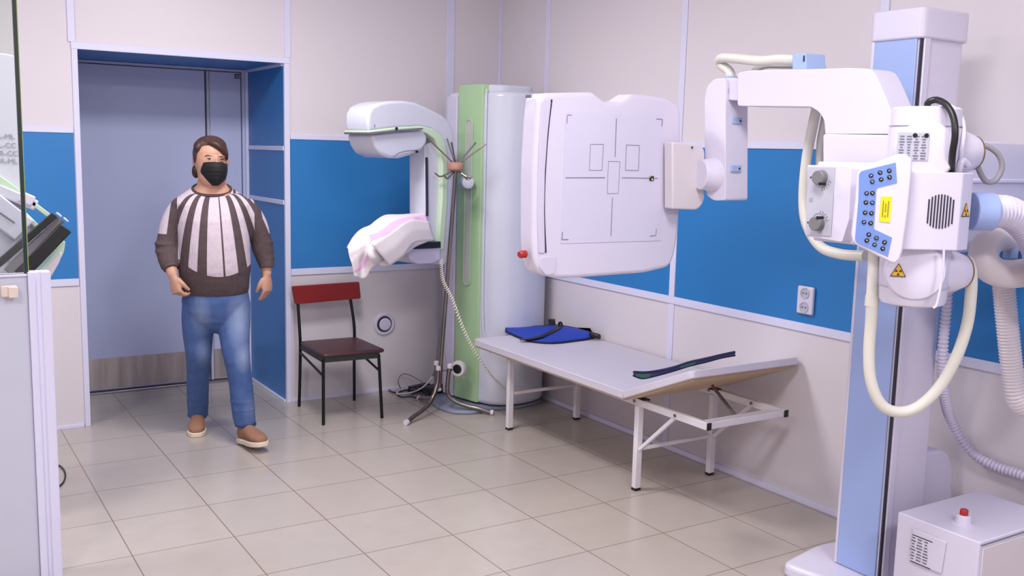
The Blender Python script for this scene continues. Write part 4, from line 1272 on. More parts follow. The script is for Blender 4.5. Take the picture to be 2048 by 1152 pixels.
for x in (xo, xi):
    obj('rail_end_cap', box(B(), x - 0.0125, x + 0.0125, -2.796, -2.790, 0.418, 0.452), BLACK, cc, bevel=0.002)
    for yb_ in (-2.295, -2.585):
        obj('bolt', lathe(B(), (x - 0.0125, yb_, 0.436), (-1, 0, 0), [(0, 0.008), (0.004, 0.008), (0.006, 0.004), (0.006, 0)], 14), CHROME, cc)
    for yl in (-1.158, -2.318):
        lg = obj('leg', box(B(), x - 0.017, x + 0.017, yl - 0.015, yl + 0.015, 0.012, 0.42), FRAME, cc, bevel=0.003)
        obj('rubber_foot', box(B(), x - 0.018, x + 0.018, yl - 0.016, yl + 0.016, 0.0, 0.014), BLACK, lg, bevel=0.003)
    obj('diagonal_brace', bar(B(), (x, -2.333, 0.205), (x, -2.57, 0.420), 0.018, 0.018, (1, 0, 0)), FRAME, cc, bevel=0.003)
obj('leg_brace', bar(B(), (xo + 0.015, -1.158, 0.215), (xi - 0.015, -1.158, 0.215), 0.018, 0.018), FRAME, cc, bevel=0.003)
obj('leg_brace', bar(B(), (xo + 0.015, -2.318, 0.205), (xi - 0.015, -2.318, 0.205), 0.018, 0.018), FRAME, cc, bevel=0.003)
hb = h0 + hd * 0.22 - hn * 0.016
obj('strut', bar(B(), (-0.33, hb.y, hb.z), (-0.33, -2.70, 0.425), 0.014, 0.010, (1, 0, 0)), CHROME, cc, bevel=0.002)
obj('strut_ratchet', bar(B(), (-0.342, hb.y - 0.06, hb.z - 0.035), (-0.342, -2.70, 0.43), 0.006, 0.006, (1, 0, 0)), LINE, cc, bevel=0.001)
obj('strut_hinge', bar(B(), (-0.36, hb.y + 0.02, hb.z + 0.010), (-0.28, hb.y + 0.02, hb.z + 0.010), 0.018, 0.012), CHROME, cc, bevel=0.002)
obj('strut_axle', bar(B(), (xo + 0.01, -2.70, 0.430), (xi - 0.01, -2.70, 0.430), 0.010, 0.010), FRAME, cc, bevel=0.002)
obj('hinge_pin', box(B(), xo - 0.01, xo + 0.03, -2.36, -2.31, 0.447, 0.456), BLACK, cc, bevel=0.001)
obj('hinge_pin', box(B(), xi - 0.03, xi + 0.01, -2.36, -2.31, 0.447, 0.456), BLACK, cc, bevel=0.001)
for y_ in (-1.10, -1.16):
    obj('bolt', lathe(B(), (xo - 0.0125, y_, 0.436), (-1, 0, 0), [(0, 0.005), (0.003, 0.005), (0.003, 0)], 12), LINE, cc)

# lead apron on the couch
ap = thing('lead_apron', 'royal blue lead apron with black straps folded on the far end of the couch', 'apron', (-0.3, -1.05, 0.505))
near_ = [(-0.415, -0.824, 0.510), (-0.444, -1.030, 0.508), (-0.431, -1.171, 0.508), (-0.341, -1.246, 0.508), (-0.176, -1.240, 0.508), (-0.030, -1.227, 0.512)]
far_ = [(-0.373, -0.767, 0.516), (-0.260, -0.797, 0.519), (-0.140, -0.814, 0.519), (-0.070, -0.850, 0.526), (-0.050, -1.037, 0.537), (-0.045, -1.235, 0.533)]
nn_, ff_ = spline(near_, 6), spline(far_, 6)
bm = B()
NV = []
for a, b in zip(nn_, ff_):
    rowv = []
    for k in range(9):
        t = k / 8
        p = a.lerp(b, t)
        p.z = max(0.5055, p.z + 0.010 * math.sin(t * math.pi))
        rowv.append(bm.verts.new(p))
    NV.append(rowv)
for i in range(len(NV) - 1):
    for k in range(8):
        bm.faces.new([NV[i][k], NV[i + 1][k], NV[i + 1][k + 1], NV[i][k + 1]])
edge = [v.co.copy() for v in NV[0]] + [r[-1].co.copy() for r in NV] + [v.co.copy() for v in reversed(NV[-1])] + [r[0].co.copy() for r in reversed(NV)]
fb = obj('apron_cloth', bm, APRON, ap, ang=180)
sm_ = fb.modifiers.new('solid', 'SOLIDIFY')
sm_.thickness = 0.006
sm_.offset = 1
obj('black_binding', tube(B(), [e + Vector((0, 0, 0.001)) for e in edge], 0.0065, 8), NAVY, ap)
st = spline([(-0.495, -1.108, 0.517), (-0.418, -1.150, 0.527), (-0.288, -1.089, 0.530), (-0.160, -1.008, 0.540), (-0.080, -0.919, 0.541)], 6)
bm = B()
for i in range(len(st) - 1):
    bar(bm, st[i], st[i + 1], 0.035, 0.005)
obj('strap', bm, BLACK, ap, smoothing=False)
k = Vector((-0.090, -0.845, 0.546))
obj('buckle', obox(B(), k, (0.5, -0.8, 0.1), (0, 0.2, 1), (0.8, 0.5, 0), 0.045, 0.045, 0.016), BLACK, ap, bevel=0.005)
ring = [Vector((-0.080, -0.924, 0.542)) + Vector((0, math.cos(a) * 0.016, math.sin(a) * 0.016)) for a in (2 * math.pi * i / 16 for i in range(17))]
obj('strap_loop', tube(B(), ring, 0.007, 8, caps=False), BLACK, ap)
k = Vector((-0.055, -1.249, 0.530))
obj('buckle', obox(B(), k, (0.4, -0.9, -0.1), (0, 0.2, 1), (0.9, 0.4, 0), 0.07, 0.03, 0.03), BLACK, ap, bevel=0.008)
obj('lining_corner', prism(B(), [(-0.030, -1.010, 0.534), (-0.030, -1.164, 0.556), (-0.030, -1.195, 0.528)], (0, 0, 0.003)), PAPER, ap)

# thyroid collar on the headrest
tc_ = thing('thyroid_collar', 'narrow navy and teal protective collar lying across the raised headrest', 'collar', (-0.45, -2.4, 0.52))
lo_ = spline([(-1.032, -2.809, 0.711), (-0.876, -2.681, 0.657), (-0.831, -2.721, 0.674), (-0.820, -2.817, 0.714), (-0.817, -2.903, 0.751), (-0.790, -2.967, 0.777), (-0.773, -3.033, 0.805), (-0.720, -3.056, 0.815)], 6)
hi_ = spline([(-1.111, -2.905, 0.753), (-0.990, -2.827, 0.723), (-0.907, -2.807, 0.717), (-0.849, -2.849, 0.737), (-0.860, -2.948, 0.778), (-0.833, -3.010, 0.802), (-0.816, -3.075, 0.827), (-0.794, -3.128, 0.847)], 6)
bm = B()
va = [bm.verts.new(p) for p in lo_]
vb = [bm.verts.new(p) for p in hi_]
for i in range(len(va) - 1):
    f_ = bm.faces.new([va[i], va[i + 1], vb[i + 1], vb[i]])
    f_.material_index = 1 if (1 <= i <= 8 or 20 <= i <= 25) else 0
cbn = obj('collar_band', bm, [mat('collar_blue', (24, 44, 130), 0.6), TEAL], tc_, ang=180)
so = cbn.modifiers.new('solid', 'SOLIDIFY')
so.thickness = 0.006
for i_, ln in enumerate((lo_, hi_)):
    obj('collar_binding', tube(B(), [Vector(p) + Vector((0, 0, 0.002)) for p in ln], 0.0055, 8), NAVY, tc_)

# =====================================================================
# LEFT SIDE: protective screen, machine behind it, cord
# =====================================================================
sc = thing('protective_screen', 'white protective partition with a thick glass pane above, at the left edge of the room', 'screen', (-3.2, -2.0, 0))
xr_, yp = -3.084, -2.03
obj('partition_panel', box(B(), -3.60, -3.158, yp + 0.004, yp + 0.044, 0, 1.128), mat('partition_grey_white', (196, 198, 214), 0.4), sc, bevel=0.003)
obj('end_post', prism(B(), rounded([(-3.158, yp - 0.012, 0), (-3.135, yp - 0.012, 0), (-3.130, yp - 0.004, 0), (-3.120, yp - 0.004, 0), (-3.115, yp - 0.012, 0), (-3.084, yp - 0.012, 0), (-3.084, yp + 0.055, 0), (-3.158, yp + 0.055, 0)], [0.003, 0.003, 0, 0, 0.003, 0.008, 0.008, 0.002]), (0, 0, 1.140)), TRIM, sc, bevel=0.002)
obj('top_rail', box(B(), -3.60, -3.158, yp - 0.004, yp + 0.052, 1.126, 1.134), TRIM, sc, bevel=0.002)
ge = [(-3.166, -2.010, 2.073), (-3.152, -2.010, 2.075), (-3.154, -2.010, 1.137), (-3.168, -2.010, 1.138)]
gx0, gx1 = -3.166, -3.150
gt = Vector(ge[0])
obj('glass_pane', box(B(), -3.60, -3.166, yp + 0.012, yp + 0.026, 1.134, 2.35), GLASS, sc, smoothing=False)
obj('glass_edge', box(B(), -3.166, -3.154, yp + 0.010, yp + 0.028, 1.134, 2.35), GEDGE, sc, smoothing=False)
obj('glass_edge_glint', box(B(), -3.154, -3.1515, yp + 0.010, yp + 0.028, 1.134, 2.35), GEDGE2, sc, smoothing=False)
lt = obj('latch', box(B(), -3.245, -3.195, yp - 0.022, yp + 0.004, 1.058, 1.098), BEIGEP, sc, bevel=0.004)
obj('latch_tab', box(B(), -3.222, -3.192, yp - 0.030, yp - 0.020, 1.055, 1.094), BEIGEP, lt, bevel=0.003)

# second machine seen past the glass
sm2 = thing('scanner_stand', 'white scanner stand with grey position letters and tilted green and black arm behind the glass', 'scanner', (-3.3, -1.2, 0))
YM = -1.30
tc0 = [(-3.257, -1.300, 1.952), (-3.150, -1.300, 1.948), (-3.114, -1.300, 1.946), (-3.086, -1.300, 1.936), (-3.085, -1.300, 1.313), (-3.109, -1.300, 0.720), (-3.313, -1.300, 0.738)]
obj('stand_body', prism(B(), rounded(tc0, [0, 0, 0.01, 0.01, 0, 0, 0], 3), (0, 0.12, 0)), WHITE, sm2, bevel=0.006)
bz = [(-3.311, -1.280, 0.756), (-3.106, -1.280, 0.738), (-3.119, -1.280, 0.411), (-3.325, -1.280, 0.438)]
obj('stand_foot', box(B(), -3.42, -3.16, -1.42, -1.05, 0, 0.95), WHITE2, sm2, bevel=0.01)
for i, s_ in enumerate(('L-ML', 'L-CC', 'R-CC', 'R-ML')):
    org = [(-3.141, -1.302, 1.614), (-3.139, -1.302, 1.578), (-3.135, -1.302, 1.545), (-3.136, -1.302, 1.513)][i]
    text('position_text', s_, 0.029, org, (1, 0, 0), (0, 0, 1), mat('printed_grey', (150, 150, 168), 0.6), sm2)


def abar(name, a, b, w, d, ma, y0):
    """bar between two points, depth d away from the viewer"""
    a, b = Vector(a), Vector(b)
    return obj(name, bar(B(), a + Vector((0, d / 2, 0)), b + Vector((0, d / 2, 0)), w, d, (0, 1, 0)), ma, sm2, bevel=min(w, d) * 0.15)


abar('arm_rail', (-3.210, -1.340, 1.468), (-3.069, -1.340, 1.352), 0.030, 0.05, GREENL, 0)
abar('arm_rail_cover', (-3.214, -1.360, 1.415), (-3.046, -1.360, 1.333), 0.045, 0.05, WHITE, 0)
abar('arm_link', (-3.108, -1.370, 1.375), (-3.057, -1.370, 1.350), 0.045, 0.06, WHITE, 0)
abar('green_rod', (-3.071, -1.360, 1.354), (-2.980, -1.360, 1.274), 0.018, 0.03, GREENL, 0)
abar('green_rod', (-3.092, -1.360, 1.300), (-3.016, -1.360, 1.212), 0.018, 0.03, GREENL, 0)
abar('carriage_block', (-3.236, -1.380, 1.360), (-3.096, -1.380, 1.232), 0.11, 0.05, WHITE2, 0)
abar('carriage_seam', (-3.219, -1.385, 1.336), (-3.132, -1.385, 1.266), 0.006, 0.01, LINE, 0)
abar('paddle_bar', (-2.986, -1.420, 1.299), (-3.205, -1.420, 1.100), 0.028, 0.02, BLACK, 0)
abar('paddle_lens', (-2.961, -1.390, 1.276), (-3.171, -1.425, 1.069), 0.034, 0.02, mat('grey_smoked_plate', (112, 108, 114), 0.2), 0)
abar('black_plate', (-2.945, -1.420, 1.244), (-3.126, -1.420, 1.052), 0.054, 0.03, BLACK, 0)
for a in ((-2.969, -1.420, 1.299), (-2.944, -1.420, 1.278)):
    obj('bar_tip', obox(B(), Vector(a) + Vector((0, 0.02, 0)), (1, 0, 1), (0, 1, 0), (-1, 0, 1), 0.008, 0.04, 0.022), WHITE, sm2, bevel=0.002)
gb_ = [(-2.942, -1.370, 1.194), (-2.951, -1.370, 1.137), (-2.985, -1.370, 1.075), (-3.025, -1.370, 1.020), (-3.087, -1.370, 0.985), (-3.085, -1.370, 1.027), (-3.022, -1.370, 1.087)]
obj('rounded_cover', prism(B(), rounded(gb_, 0.02, 4), (0, 0.10, 0)), GREENL, sm2, bevel=0.008)
gb_ = [(-2.959, -1.375, 1.149), (-2.965, -1.375, 1.107), (-2.994, -1.375, 1.055), (-3.026, -1.375, 1.004), (-3.088, -1.375, 0.965), (-3.086, -1.375, 1.015), (-3.015, -1.375, 1.088)]
obj('rounded_cover', prism(B(), rounded(gb_, 0.02, 4), (0, 0.08, 0)), CREAM, sm2, bevel=0.008)
obj('arm_hub', lathe(B(), (-3.127, -1.300, 1.189), (0, -1, 0), [(-0.05, 0.09), (0.02, 0.09), (0.03, 0.07), (0.03, 0)], 28), WHITE2, sm2)

cpts = spline([(-2.967, -0.609, 0.005), (-2.925, -0.676, 0.005), (-2.912, -0.769, 0.005), (-2.919, -0.867, 0.005), (-2.939, -0.954, 0.005), (-2.966, -1.010, 0.005), (-3.012, -1.077, 0.005)], 8)
tag(obj('floor_cord', tube(B(), cpts, 0.004, 8), BLACK), 'thin black cord looping on the floor beside the protective screen', 'cord')

# =====================================================================
# THE WALKING PERSON  (local frame: x to her left, y backwards, z up)
# =====================================================================
pe = thing('person', 'person in striped sweater, blue jeans and black face mask walking out of the doorway', 'person', (-2.081, -0.565, 0), -0.267)


def pobj(name, bm, ma, parent=None, bevel=0, **k):
    o = obj(name, bm, ma, None, bevel, **k)
    o.parent = parent or pe
    return o


def vtube(bm, pts, rads, seg=16, flat=1.0, depthf=1.0):
    """tapering limb: list of points and radii"""
    P = [Vector(p) for p in pts]
    sp = spline(P, 6)
    rr = []
    for i in range(len(P) - 1):
        for k in range(6):
            t = k / 6
            rr.append(rads[i] * (1 - t) + rads[i + 1] * t)
    rr.append(rads[-1])
    n = len(sp)
    return tube(bm, sp, lambda f: rr[min(n - 1, int(round(f * (n - 1))))], seg)


WR_L = Vector((-0.232, -0.100, 0.913))
WR_R = Vector((0.248, 0.020, 0.899))


def hand(bm, w, d, s, n, curl):
    """wrist, finger direction, direction of the thumb side, palm normal (fingers close that way)"""
    d, s, n = Vector(d).normalized(), Vector(s), Vector(n)
    s = (s - d * s.dot(d)).normalized()
    n = (n - d * n.dot(d) - s * n.dot(s)).normalized()
    # palm
    loft(bm, [(w - d * 0.02, s * 0.026, n * 0.021), (w, s * 0.027, n * 0.020), (w + d * 0.022, s * 0.034, n * 0.019), (w + d * 0.05, s * 0.041, n * 0.018),
              (w + d * 0.075, s * 0.042, n * 0.016), (w + d * 0.092, s * 0.038, n * 0.013)], 16)
    for i, (off, L, r) in enumerate(((0.030, 0.070, 0.0093), (0.0105, 0.078, 0.0095), (-0.0095, 0.072, 0.0090), (-0.0285, 0.058, 0.0082))):
        p = w + d * (0.078 - abs(off) * 0.12) + s * off
        a = 0.15 + 0.12 * i * curl
        pts, rad = [p], [r * 1.05]
        for k, fr in enumerate((0.45, 0.30, 0.25)):
            a += curl * (0.55, 0.75, 0.6)[k]
            p = p + (d * math.cos(a) + n * math.sin(a)) * L * fr * 1.05
            pts.append(p)
            rad.append(r * (0.98, 0.90, 0.72)[k])
        vtube(bm, pts, rad, 10)
    p = w + d * 0.022 + s * 0.026 + n * 0.006
    q = p + (s * 0.55 + d * 0.75 + n * 0.25).normalized() * 0.034
    q2 = q + (d * 0.9 + n * 0.35 * (1 + curl) + s * 0.05).normalized() * 0.030
    q3 = q2 + (d * 0.85 + n * 0.5 * (1 + curl) - s * 0.15).normalized() * 0.022
    vtube(bm, [p, q, q2, q3], [0.016, 0.0125, 0.0108, 0.0085], 10)


# ---- body: one continuous skin ----
bm = B()
head = [((-0.033, 0.010, 1.628), (0.0310, 0, 0), (0, 0.0350, 0)), ((-0.035, 0.008, 1.617), (0.0539, 0, 0), (0, 0.0600, 0)), ((-0.035, 0.004, 1.596), (0.0706, 0, 0), (0, 0.0800, 0)), ((-0.036, 0.000, 1.565), (0.0820, 0, 0), (0, 0.0930, 0)), ((-0.037, -0.002, 1.525), (0.0839, 0, 0), (0, 0.0960, 0)),
        ((-0.035, -0.006, 1.489), (0.0808, 0, 0), (0, 0.0930, 0)), ((-0.030, -0.012, 1.452), (0.0745, 0, 0), (0, 0.0860, 0)), ((-0.029, -0.020, 1.421), (0.0725, 0, 0), (0, 0.0800, 0)), ((-0.026, -0.030, 1.395), (0.0580, 0, 0), (0, 0.0640, 0)), ((-0.024, -0.038, 1.377), (0.0354, 0, 0), (0, 0.0420, 0))]
loft(bm, list(reversed(head)), 28)
# nose, brow, cheeks, ears
ell(bm, (-0.005, -0.100, 1.489), 0.013, 0.022, 0.026)
ell(bm, (-0.006, -0.092, 1.519), 0.008, 0.014, 0.022)
ell(bm, (-0.041, -0.084, 1.539), 0.020, 0.012, 0.008)
ell(bm, (0.024, -0.074, 1.538), 0.016, 0.012, 0.008)
ell(bm, (-0.055, -0.076, 1.492), 0.020, 0.018, 0.014)
ell(bm, (0.025, -0.066, 1.491), 0.016, 0.018, 0.014)
ell(bm, (-0.013, -0.094, 1.423), 0.018, 0.012, 0.006)
ell(bm, (-0.121, 0.005, 1.516), 0.009, 0.018, 0.027)
ell(bm, (0.050, 0.010, 1.514), 0.008, 0.018, 0.027)
neck = [((-0.035, 0.015, 1.454), (0.0611, 0, 0), (0, 0.0620, 0)), ((-0.034, 0.010, 1.409), (0.0696, 0, 0), (0, 0.0640, 0)), ((-0.032, 0.006, 1.383), (0.0798, 0, 0), (0, 0.0700, 0)), ((-0.029, 0.004, 1.364), (0.0924, 0, 0), (0, 0.0780, 0)), ((-0.030, 0.004, 1.340), (0.1131, 0, 0), (0, 0.0840, 0)), ((-0.028, 0.010, 1.303), (0.1701, 0, 0), (0, 0.0850, 0)),
        ((-0.026, 0.000, 1.256), (0.1856, 0, 0), (0, 0.1100, 0)), ((-0.026, -0.005, 1.149), (0.1710, 0, 0), (0, 0.1250, 0)), ((-0.022, -0.010, 1.042), (0.1657, 0, 0), (0, 0.1300, 0)), ((-0.021, -0.010, 0.934), (0.1659, 0, 0), (0, 0.1300, 0)), ((-0.022, 0.000, 0.797), (0.1567, 0, 0), (0, 0.1150, 0)), ((-0.023, 0.000, 0.701), (0.1463, 0, 0), (0, 0.1050, 0))]
loft(bm, list(reversed(neck)), 28)
# arms
vtube(bm, [(-0.185, 0.010, 1.286), (-0.236, 0.020, 1.200), (-0.261, 0.020, 1.062), (-0.252, -0.040, 0.980), WR_L], [0.045, 0.042, 0.036, 0.034, 0.026])
vtube(bm, [(0.142, 0.010, 1.288), (0.194, 0.030, 1.187), (0.225, 0.050, 1.062), (0.242, 0.040, 0.975), WR_R], [0.045, 0.042, 0.036, 0.034, 0.026])
hand(bm, WR_L, (0.18, -0.25, -1), (0.55, -0.8, 0), (0.75, 0.6, 0), 0.95)
hand(bm, WR_R, (0.02, -0.05, -1), (-0.62, -0.75, 0), (-0.75, 0.55, 0), 0.38)
# legs
vtube(bm, [(-0.104, 0.000, 0.771), (-0.115, 0.010, 0.633), (-0.117, 0.020, 0.482), (-0.125, 0.120, 0.303), (-0.130, 0.200, 0.134), (-0.135, 0.235, 0.049)], [0.072, 0.068, 0.05, 0.044, 0.036, 0.034])
vtube(bm, [(0.069, 0.000, 0.767), (0.074, -0.040, 0.636), (0.074, -0.110, 0.502), (0.095, -0.130, 0.338), (0.113, -0.140, 0.187), (0.119, -0.150, 0.090)], [0.072, 0.068, 0.05, 0.044, 0.036, 0.034])
sk = pobj('body', bm, SKIN)
fuse(sk, 0.0052, 3)

# ---- face details ----
EYEW = mat('eye_white', (222, 206, 200), 0.3)
BROW = mat('brow_hair', (92, 62, 50), 0.8)
LASH = mat('dark_lash', (58, 38, 34), 0.7)
LID = mat('eyelid_skin', (190, 136, 116), 0.5)
for (e, br, nm) in (((-0.043, -0.090, 1.525), (-0.045, -0.094, 1.542), 'eye'), ((0.022, -0.078, 1.521), (0.023, -0.083, 1.539), 'eye')):
    e, br = Vector(e), Vector(br)
    s_ = -1 if e.x < 0.03 else 1
    ey = pobj(nm, ell(B(), e, 0.0125, 0.008, 0.0055), EYEW)
    pobj('iris', ell(B(), e + Vector((0.001, -0.0055, -0.0005)), 0.0048, 0.0035, 0.0046), LASH, ey)
    pobj('upper_lid', tube(B(), spline([e + Vector((-0.014, 0.001, -0.001)), e + Vector((-0.005, -0.007, 0.0045)), e + Vector((0.006, -0.007, 0.004)), e + Vector((0.014, 0.002, -0.001))], 5), 0.0024, 8), LASH, ey)
    pobj('lower_lid', tube(B(), spline([e + Vector((-0.013, 0.001, -0.002)), e + Vector((0, -0.007, -0.006)), e + Vector((0.013, 0.002, -0.002))], 5), 0.002, 8), LID, ey)
    pobj('eyebrow', tube(B(), spline([br + Vector((-0.018, 0.004 if s_ < 0 else 0.0, -0.002)), br + Vector((-0.004, -0.002, 0.003)), br + Vector((0.016, 0.0 if s_ < 0 else 0.010, -0.002))], 6), lambda f: 0.0030 - 0.0012 * f, 8), BROW)


def hair_mat():
    ma = mat('brown_hair', (64, 42, 36), 0.45, var=0.1, scale=8)
    n = NT(ma)
    x, y, z = n.xyz()
    nz = n.nt.nodes.new('ShaderNodeTexNoise')
    nz.inputs['Scale'].default_value = 1.0
    cb = n.nt.nodes.new('ShaderNodeCombineXYZ')
    n.nt.links.new(n.m('MULTIPLY', x, 260.0), cb.inputs[0])
    n.nt.links.new(n.m('MULTIPLY', y, 120.0), cb.inputs[1])
    n.nt.links.new(n.m('MULTIPLY', z, 30.0), cb.inputs[2])
    n.nt.links.new(cb.outputs[0], nz.inputs['Vector'])
    n.base(n.mix(nz.outputs['Fac'], srgb(26, 18, 18), srgb(86, 52, 42)))
    n.bump(nz.outputs['Fac'], 0.5, 0.003)
    return ma


HAIR = hair_mat()
bm = B()
hc = Vector((-0.036, 0.030, 1.551))
ell(bm, hc, 0.092, 0.098, 0.094, u=32, v=20)
ell(bm, (-0.035, 0.012, 1.591), 0.083, 0.088, 0.058, u=28, v=16)
ell(bm, (-0.107, -0.004, 1.547), 0.018, 0.056, 0.060)
ell(bm, (-0.096, -0.020, 1.582), 0.026, 0.052, 0.040)
ell(bm, (0.037, 0.004, 1.553), 0.018, 0.050, 0.044)
# side swept fringe
vtube(bm, [(-0.057, -0.052, 1.616), (-0.020, -0.076, 1.607), (0.012, -0.074, 1.587), (0.037, -0.056, 1.556), (0.047, -0.030, 1.522)], [0.011, 0.016, 0.018, 0.015, 0.008], 12)
vtube(bm, [(-0.054, -0.040, 1.622), (-0.082, -0.052, 1.603), (-0.104, -0.046, 1.571), (-0.115, -0.020, 1.524)], [0.012, 0.013, 0.013, 0.010], 12)
# gathered low at the nape, seen at her right side
ell(bm, (-0.112, 0.045, 1.457), 0.022, 0.028, 0.036)
ell(bm, (-0.092, 0.060, 1.470), 0.040, 0.030, 0.034)
hr = pobj('hair', bm, HAIR)
fuse(hr, 0.005, 3)

# face mask: curved shell with pleats, ear loop
bm = B()
ML = [(403, 326, -0.060), (402, 336, -0.064), (403, 346, -0.064), (409, 356, -0.066), (417, 366, -0.070)]
L_ = [(-0.082, -0.060, 1.504), (-0.085, -0.066, 1.476), (-0.080, -0.068, 1.448), (-0.063, -0.068, 1.419), (-0.034, -0.074, 1.394)]
C_ = [(-0.006, -0.128, 1.510), (-0.005, -0.142, 1.484), (-0.005, -0.138, 1.453), (-0.009, -0.128, 1.422), (-0.014, -0.104, 1.390)]
R_ = [(0.044, -0.042, 1.499), (0.046, -0.052, 1.473), (0.042, -0.060, 1.447), (0.032, -0.064, 1.421), (0.006, -0.072, 1.394)]
rows = []
for a, b, c in zip(spline(L_, 5), spline(C_, 5), spline(R_, 5)):
    q = []
    for k in range(17):
        t = k / 16
        lin = a.lerp(c, t)
        w_ = 4 * t * (1 - t)
        dev = b - a.lerp(c, 0.5)
        p = lin + dev * (w_ ** 0.75)
        q.append(p)
    rows.append(q)
for j, q in enumerate(rows):
    for p in q[2:-2]:
        p.y -= 0.0015 * math.sin(j * 1.9)
V_ = [[bm.verts.new(p) for p in r] for r in rows]
for j in range(len(V_) - 1):
    for i in range(16):
        bm.faces.new([V_[j][i], V_[j][i + 1], V_[j + 1][i + 1], V_[j + 1][i]])
mk = pobj('face_mask', bm, mat('black_mask_fabric', (16, 15, 16), 0.75, bump=0.2), ang=180)
so = mk.modifiers.new('solid', 'SOLIDIFY')
so.thickness = 0.004
pobj('ear_loop', tube(B(), spline([(-0.082, -0.058, 1.499), (-0.097, -0.045, 1.514), (-0.114, -0.015, 1.529), (-0.120, 0.010, 1.539)], 6), 0.0018, 8), mk.data.materials[0], mk)
pobj('ear_loop', tube(B(), spline([(-0.083, -0.060, 1.453), (-0.097, -0.045, 1.467), (-0.116, -0.010, 1.492), (-0.121, 0.010, 1.505)], 6), 0.0018, 8), mk.data.materials[0], mk)


# ---- sweater ----
def sweater_mat():
    ma = mat('striped_knit', (200, 186, 196), 0.8, var=0.03, bump=0.0)
    n = NT(ma)
    x, y, z = n.xyz()
    t = n.m('DIVIDE', n.m('SUBTRACT', 1.345, z), 0.42, clamp=True)
    wd_ = n.m('ADD', 0.058, n.m('MULTIPLY', n.m('POWER', t, 0.42), 0.126))
    xx = n.m('ADD', x, n.m('MULTIPLY', n.m('SUBTRACT', 1.3, z), -0.03))
    u = n.m('DIVIDE', n.m('ADD', xx, 0.008), wd_)
    s = None
    for c, h in ((-0.50, 0.135), (0.115, 0.028), (0.64, 0.135), (-1.02, 0.13), (1.13, 0.12), (-1.52, 0.12), (1.60, 0.12)):
        b = n.band(u, c, h)
        s = b if s is None else n.m('MAXIMUM', s, b)
    ax_ = n.m('ABSOLUTE', n.m('ADD', x, 0.012))
    far = n.m('GREATER_THAN', ax_, 0.196)
    shoulder = n.m('MULTIPLY', n.m('GREATER_THAN', ax_, n.m('ADD', 0.226, n.m('MULTIPLY', n.m('SUBTRACT', 1.30, z), 0.15))), n.m('GREATER_THAN', z, 1.13))
    sleeve = n.m('MULTIPLY', far, n.m('SUBTRACT', 1.0, shoulder))
    # lower dark welt: its edge dips in the middle
    edge = n.m('ADD', 0.916, n.m('MULTIPLY', n.m('MULTIPLY', x, x), 2.0))
    low = n.m('LESS_THAN', z, edge)
    s = n.m('MAXIMUM', n.m('MAXIMUM', s, sleeve), low)
    back = n.m('GREATER_THAN', y, 0.09)
    nz = n.noise(70, detail=2)
    light = n.mix(nz, srgb(196, 180, 190), srgb(216, 202, 212))
    dark = n.mix(nz, srgb(70, 56, 58), srgb(92, 76, 78))
    n.base(n.mix(s, light, dark))
    rib = n.m('SINE', n.m('MULTIPLY', u, 95.0))
    fold = n.noise(9, detail=2)
    n.bump(n.m('ADD', n.m('MULTIPLY', fold, 6.0), n.m('ADD', n.m('MULTIPLY', rib, 0.3), nz)), 0.4, 0.005)
    return ma


bm = B()
tor = [((-0.021, 0.000, 0.805), (0.1669, 0, 0), (0, 0.1300, 0)), ((-0.023, -0.003, 0.838), (0.1773, 0, 0), (0, 0.1400, 0)), ((-0.025, -0.008, 0.885), (0.1815, 0, 0), (0, 0.1500, 0)), ((-0.024, -0.012, 0.940), (0.1868, 0, 0), (0, 0.1600, 0)), ((-0.023, -0.014, 1.002), (0.1856, 0, 0), (0, 0.1620, 0)), ((-0.024, -0.014, 1.069), (0.1837, 0, 0), (0, 0.1600, 0)),
       ((-0.026, -0.012, 1.136), (0.1856, 0, 0), (0, 0.1560, 0)), ((-0.027, -0.008, 1.203), (0.1875, 0, 0), (0, 0.1480, 0)), ((-0.026, 0.000, 1.256), (0.1929, 0, 0), (0, 0.1320, 0)), ((-0.029, 0.006, 1.290), (0.2072, 0, 0), (0, 0.1180, 0)), ((-0.031, 0.010, 1.314), (0.1866, 0, 0), (0, 0.1080, 0)), ((-0.033, 0.010, 1.337), (0.1523, 0, 0), (0, 0.0980, 0)), ((-0.032, 0.010, 1.356), (0.1232, 0, 0), (0, 0.0900, 0)), ((-0.032, 0.010, 1.372), (0.0995, 0, 0), (0, 0.0860, 0))]
tor = [(c, a, (b[0], b[1], (0.004, 0.010, 0.018, 0.027, 0.031)[i - len(tor) + 5] if i >= len(tor) - 5 else 0)) for i, (c, a, b) in enumerate(tor)]
loft(bm, tor, 32)
vtube(bm, [(-0.176, 0.010, 1.278), (-0.212, 0.014, 1.232), (-0.241, 0.018, 1.174), (-0.257, 0.016, 1.107), (-0.263, 0.008, 1.055), (-0.260, -0.020, 1.013), (-0.253, -0.050, 0.973), (-0.247, -0.062, 0.956)], [0.060, 0.060, 0.057, 0.056, 0.062, 0.056, 0.048, 0.043], 20)
vtube(bm, [(0.126, 0.010, 1.280), (0.165, 0.016, 1.234), (0.199, 0.024, 1.174), (0.217, 0.034, 1.105), (0.227, 0.038, 1.049), (0.237, 0.036, 1.003), (0.245, 0.030, 0.970), (0.247, 0.026, 0.951)], [0.060, 0.060, 0.056, 0.055, 0.058, 0.050, 0.045, 0.041], 20)
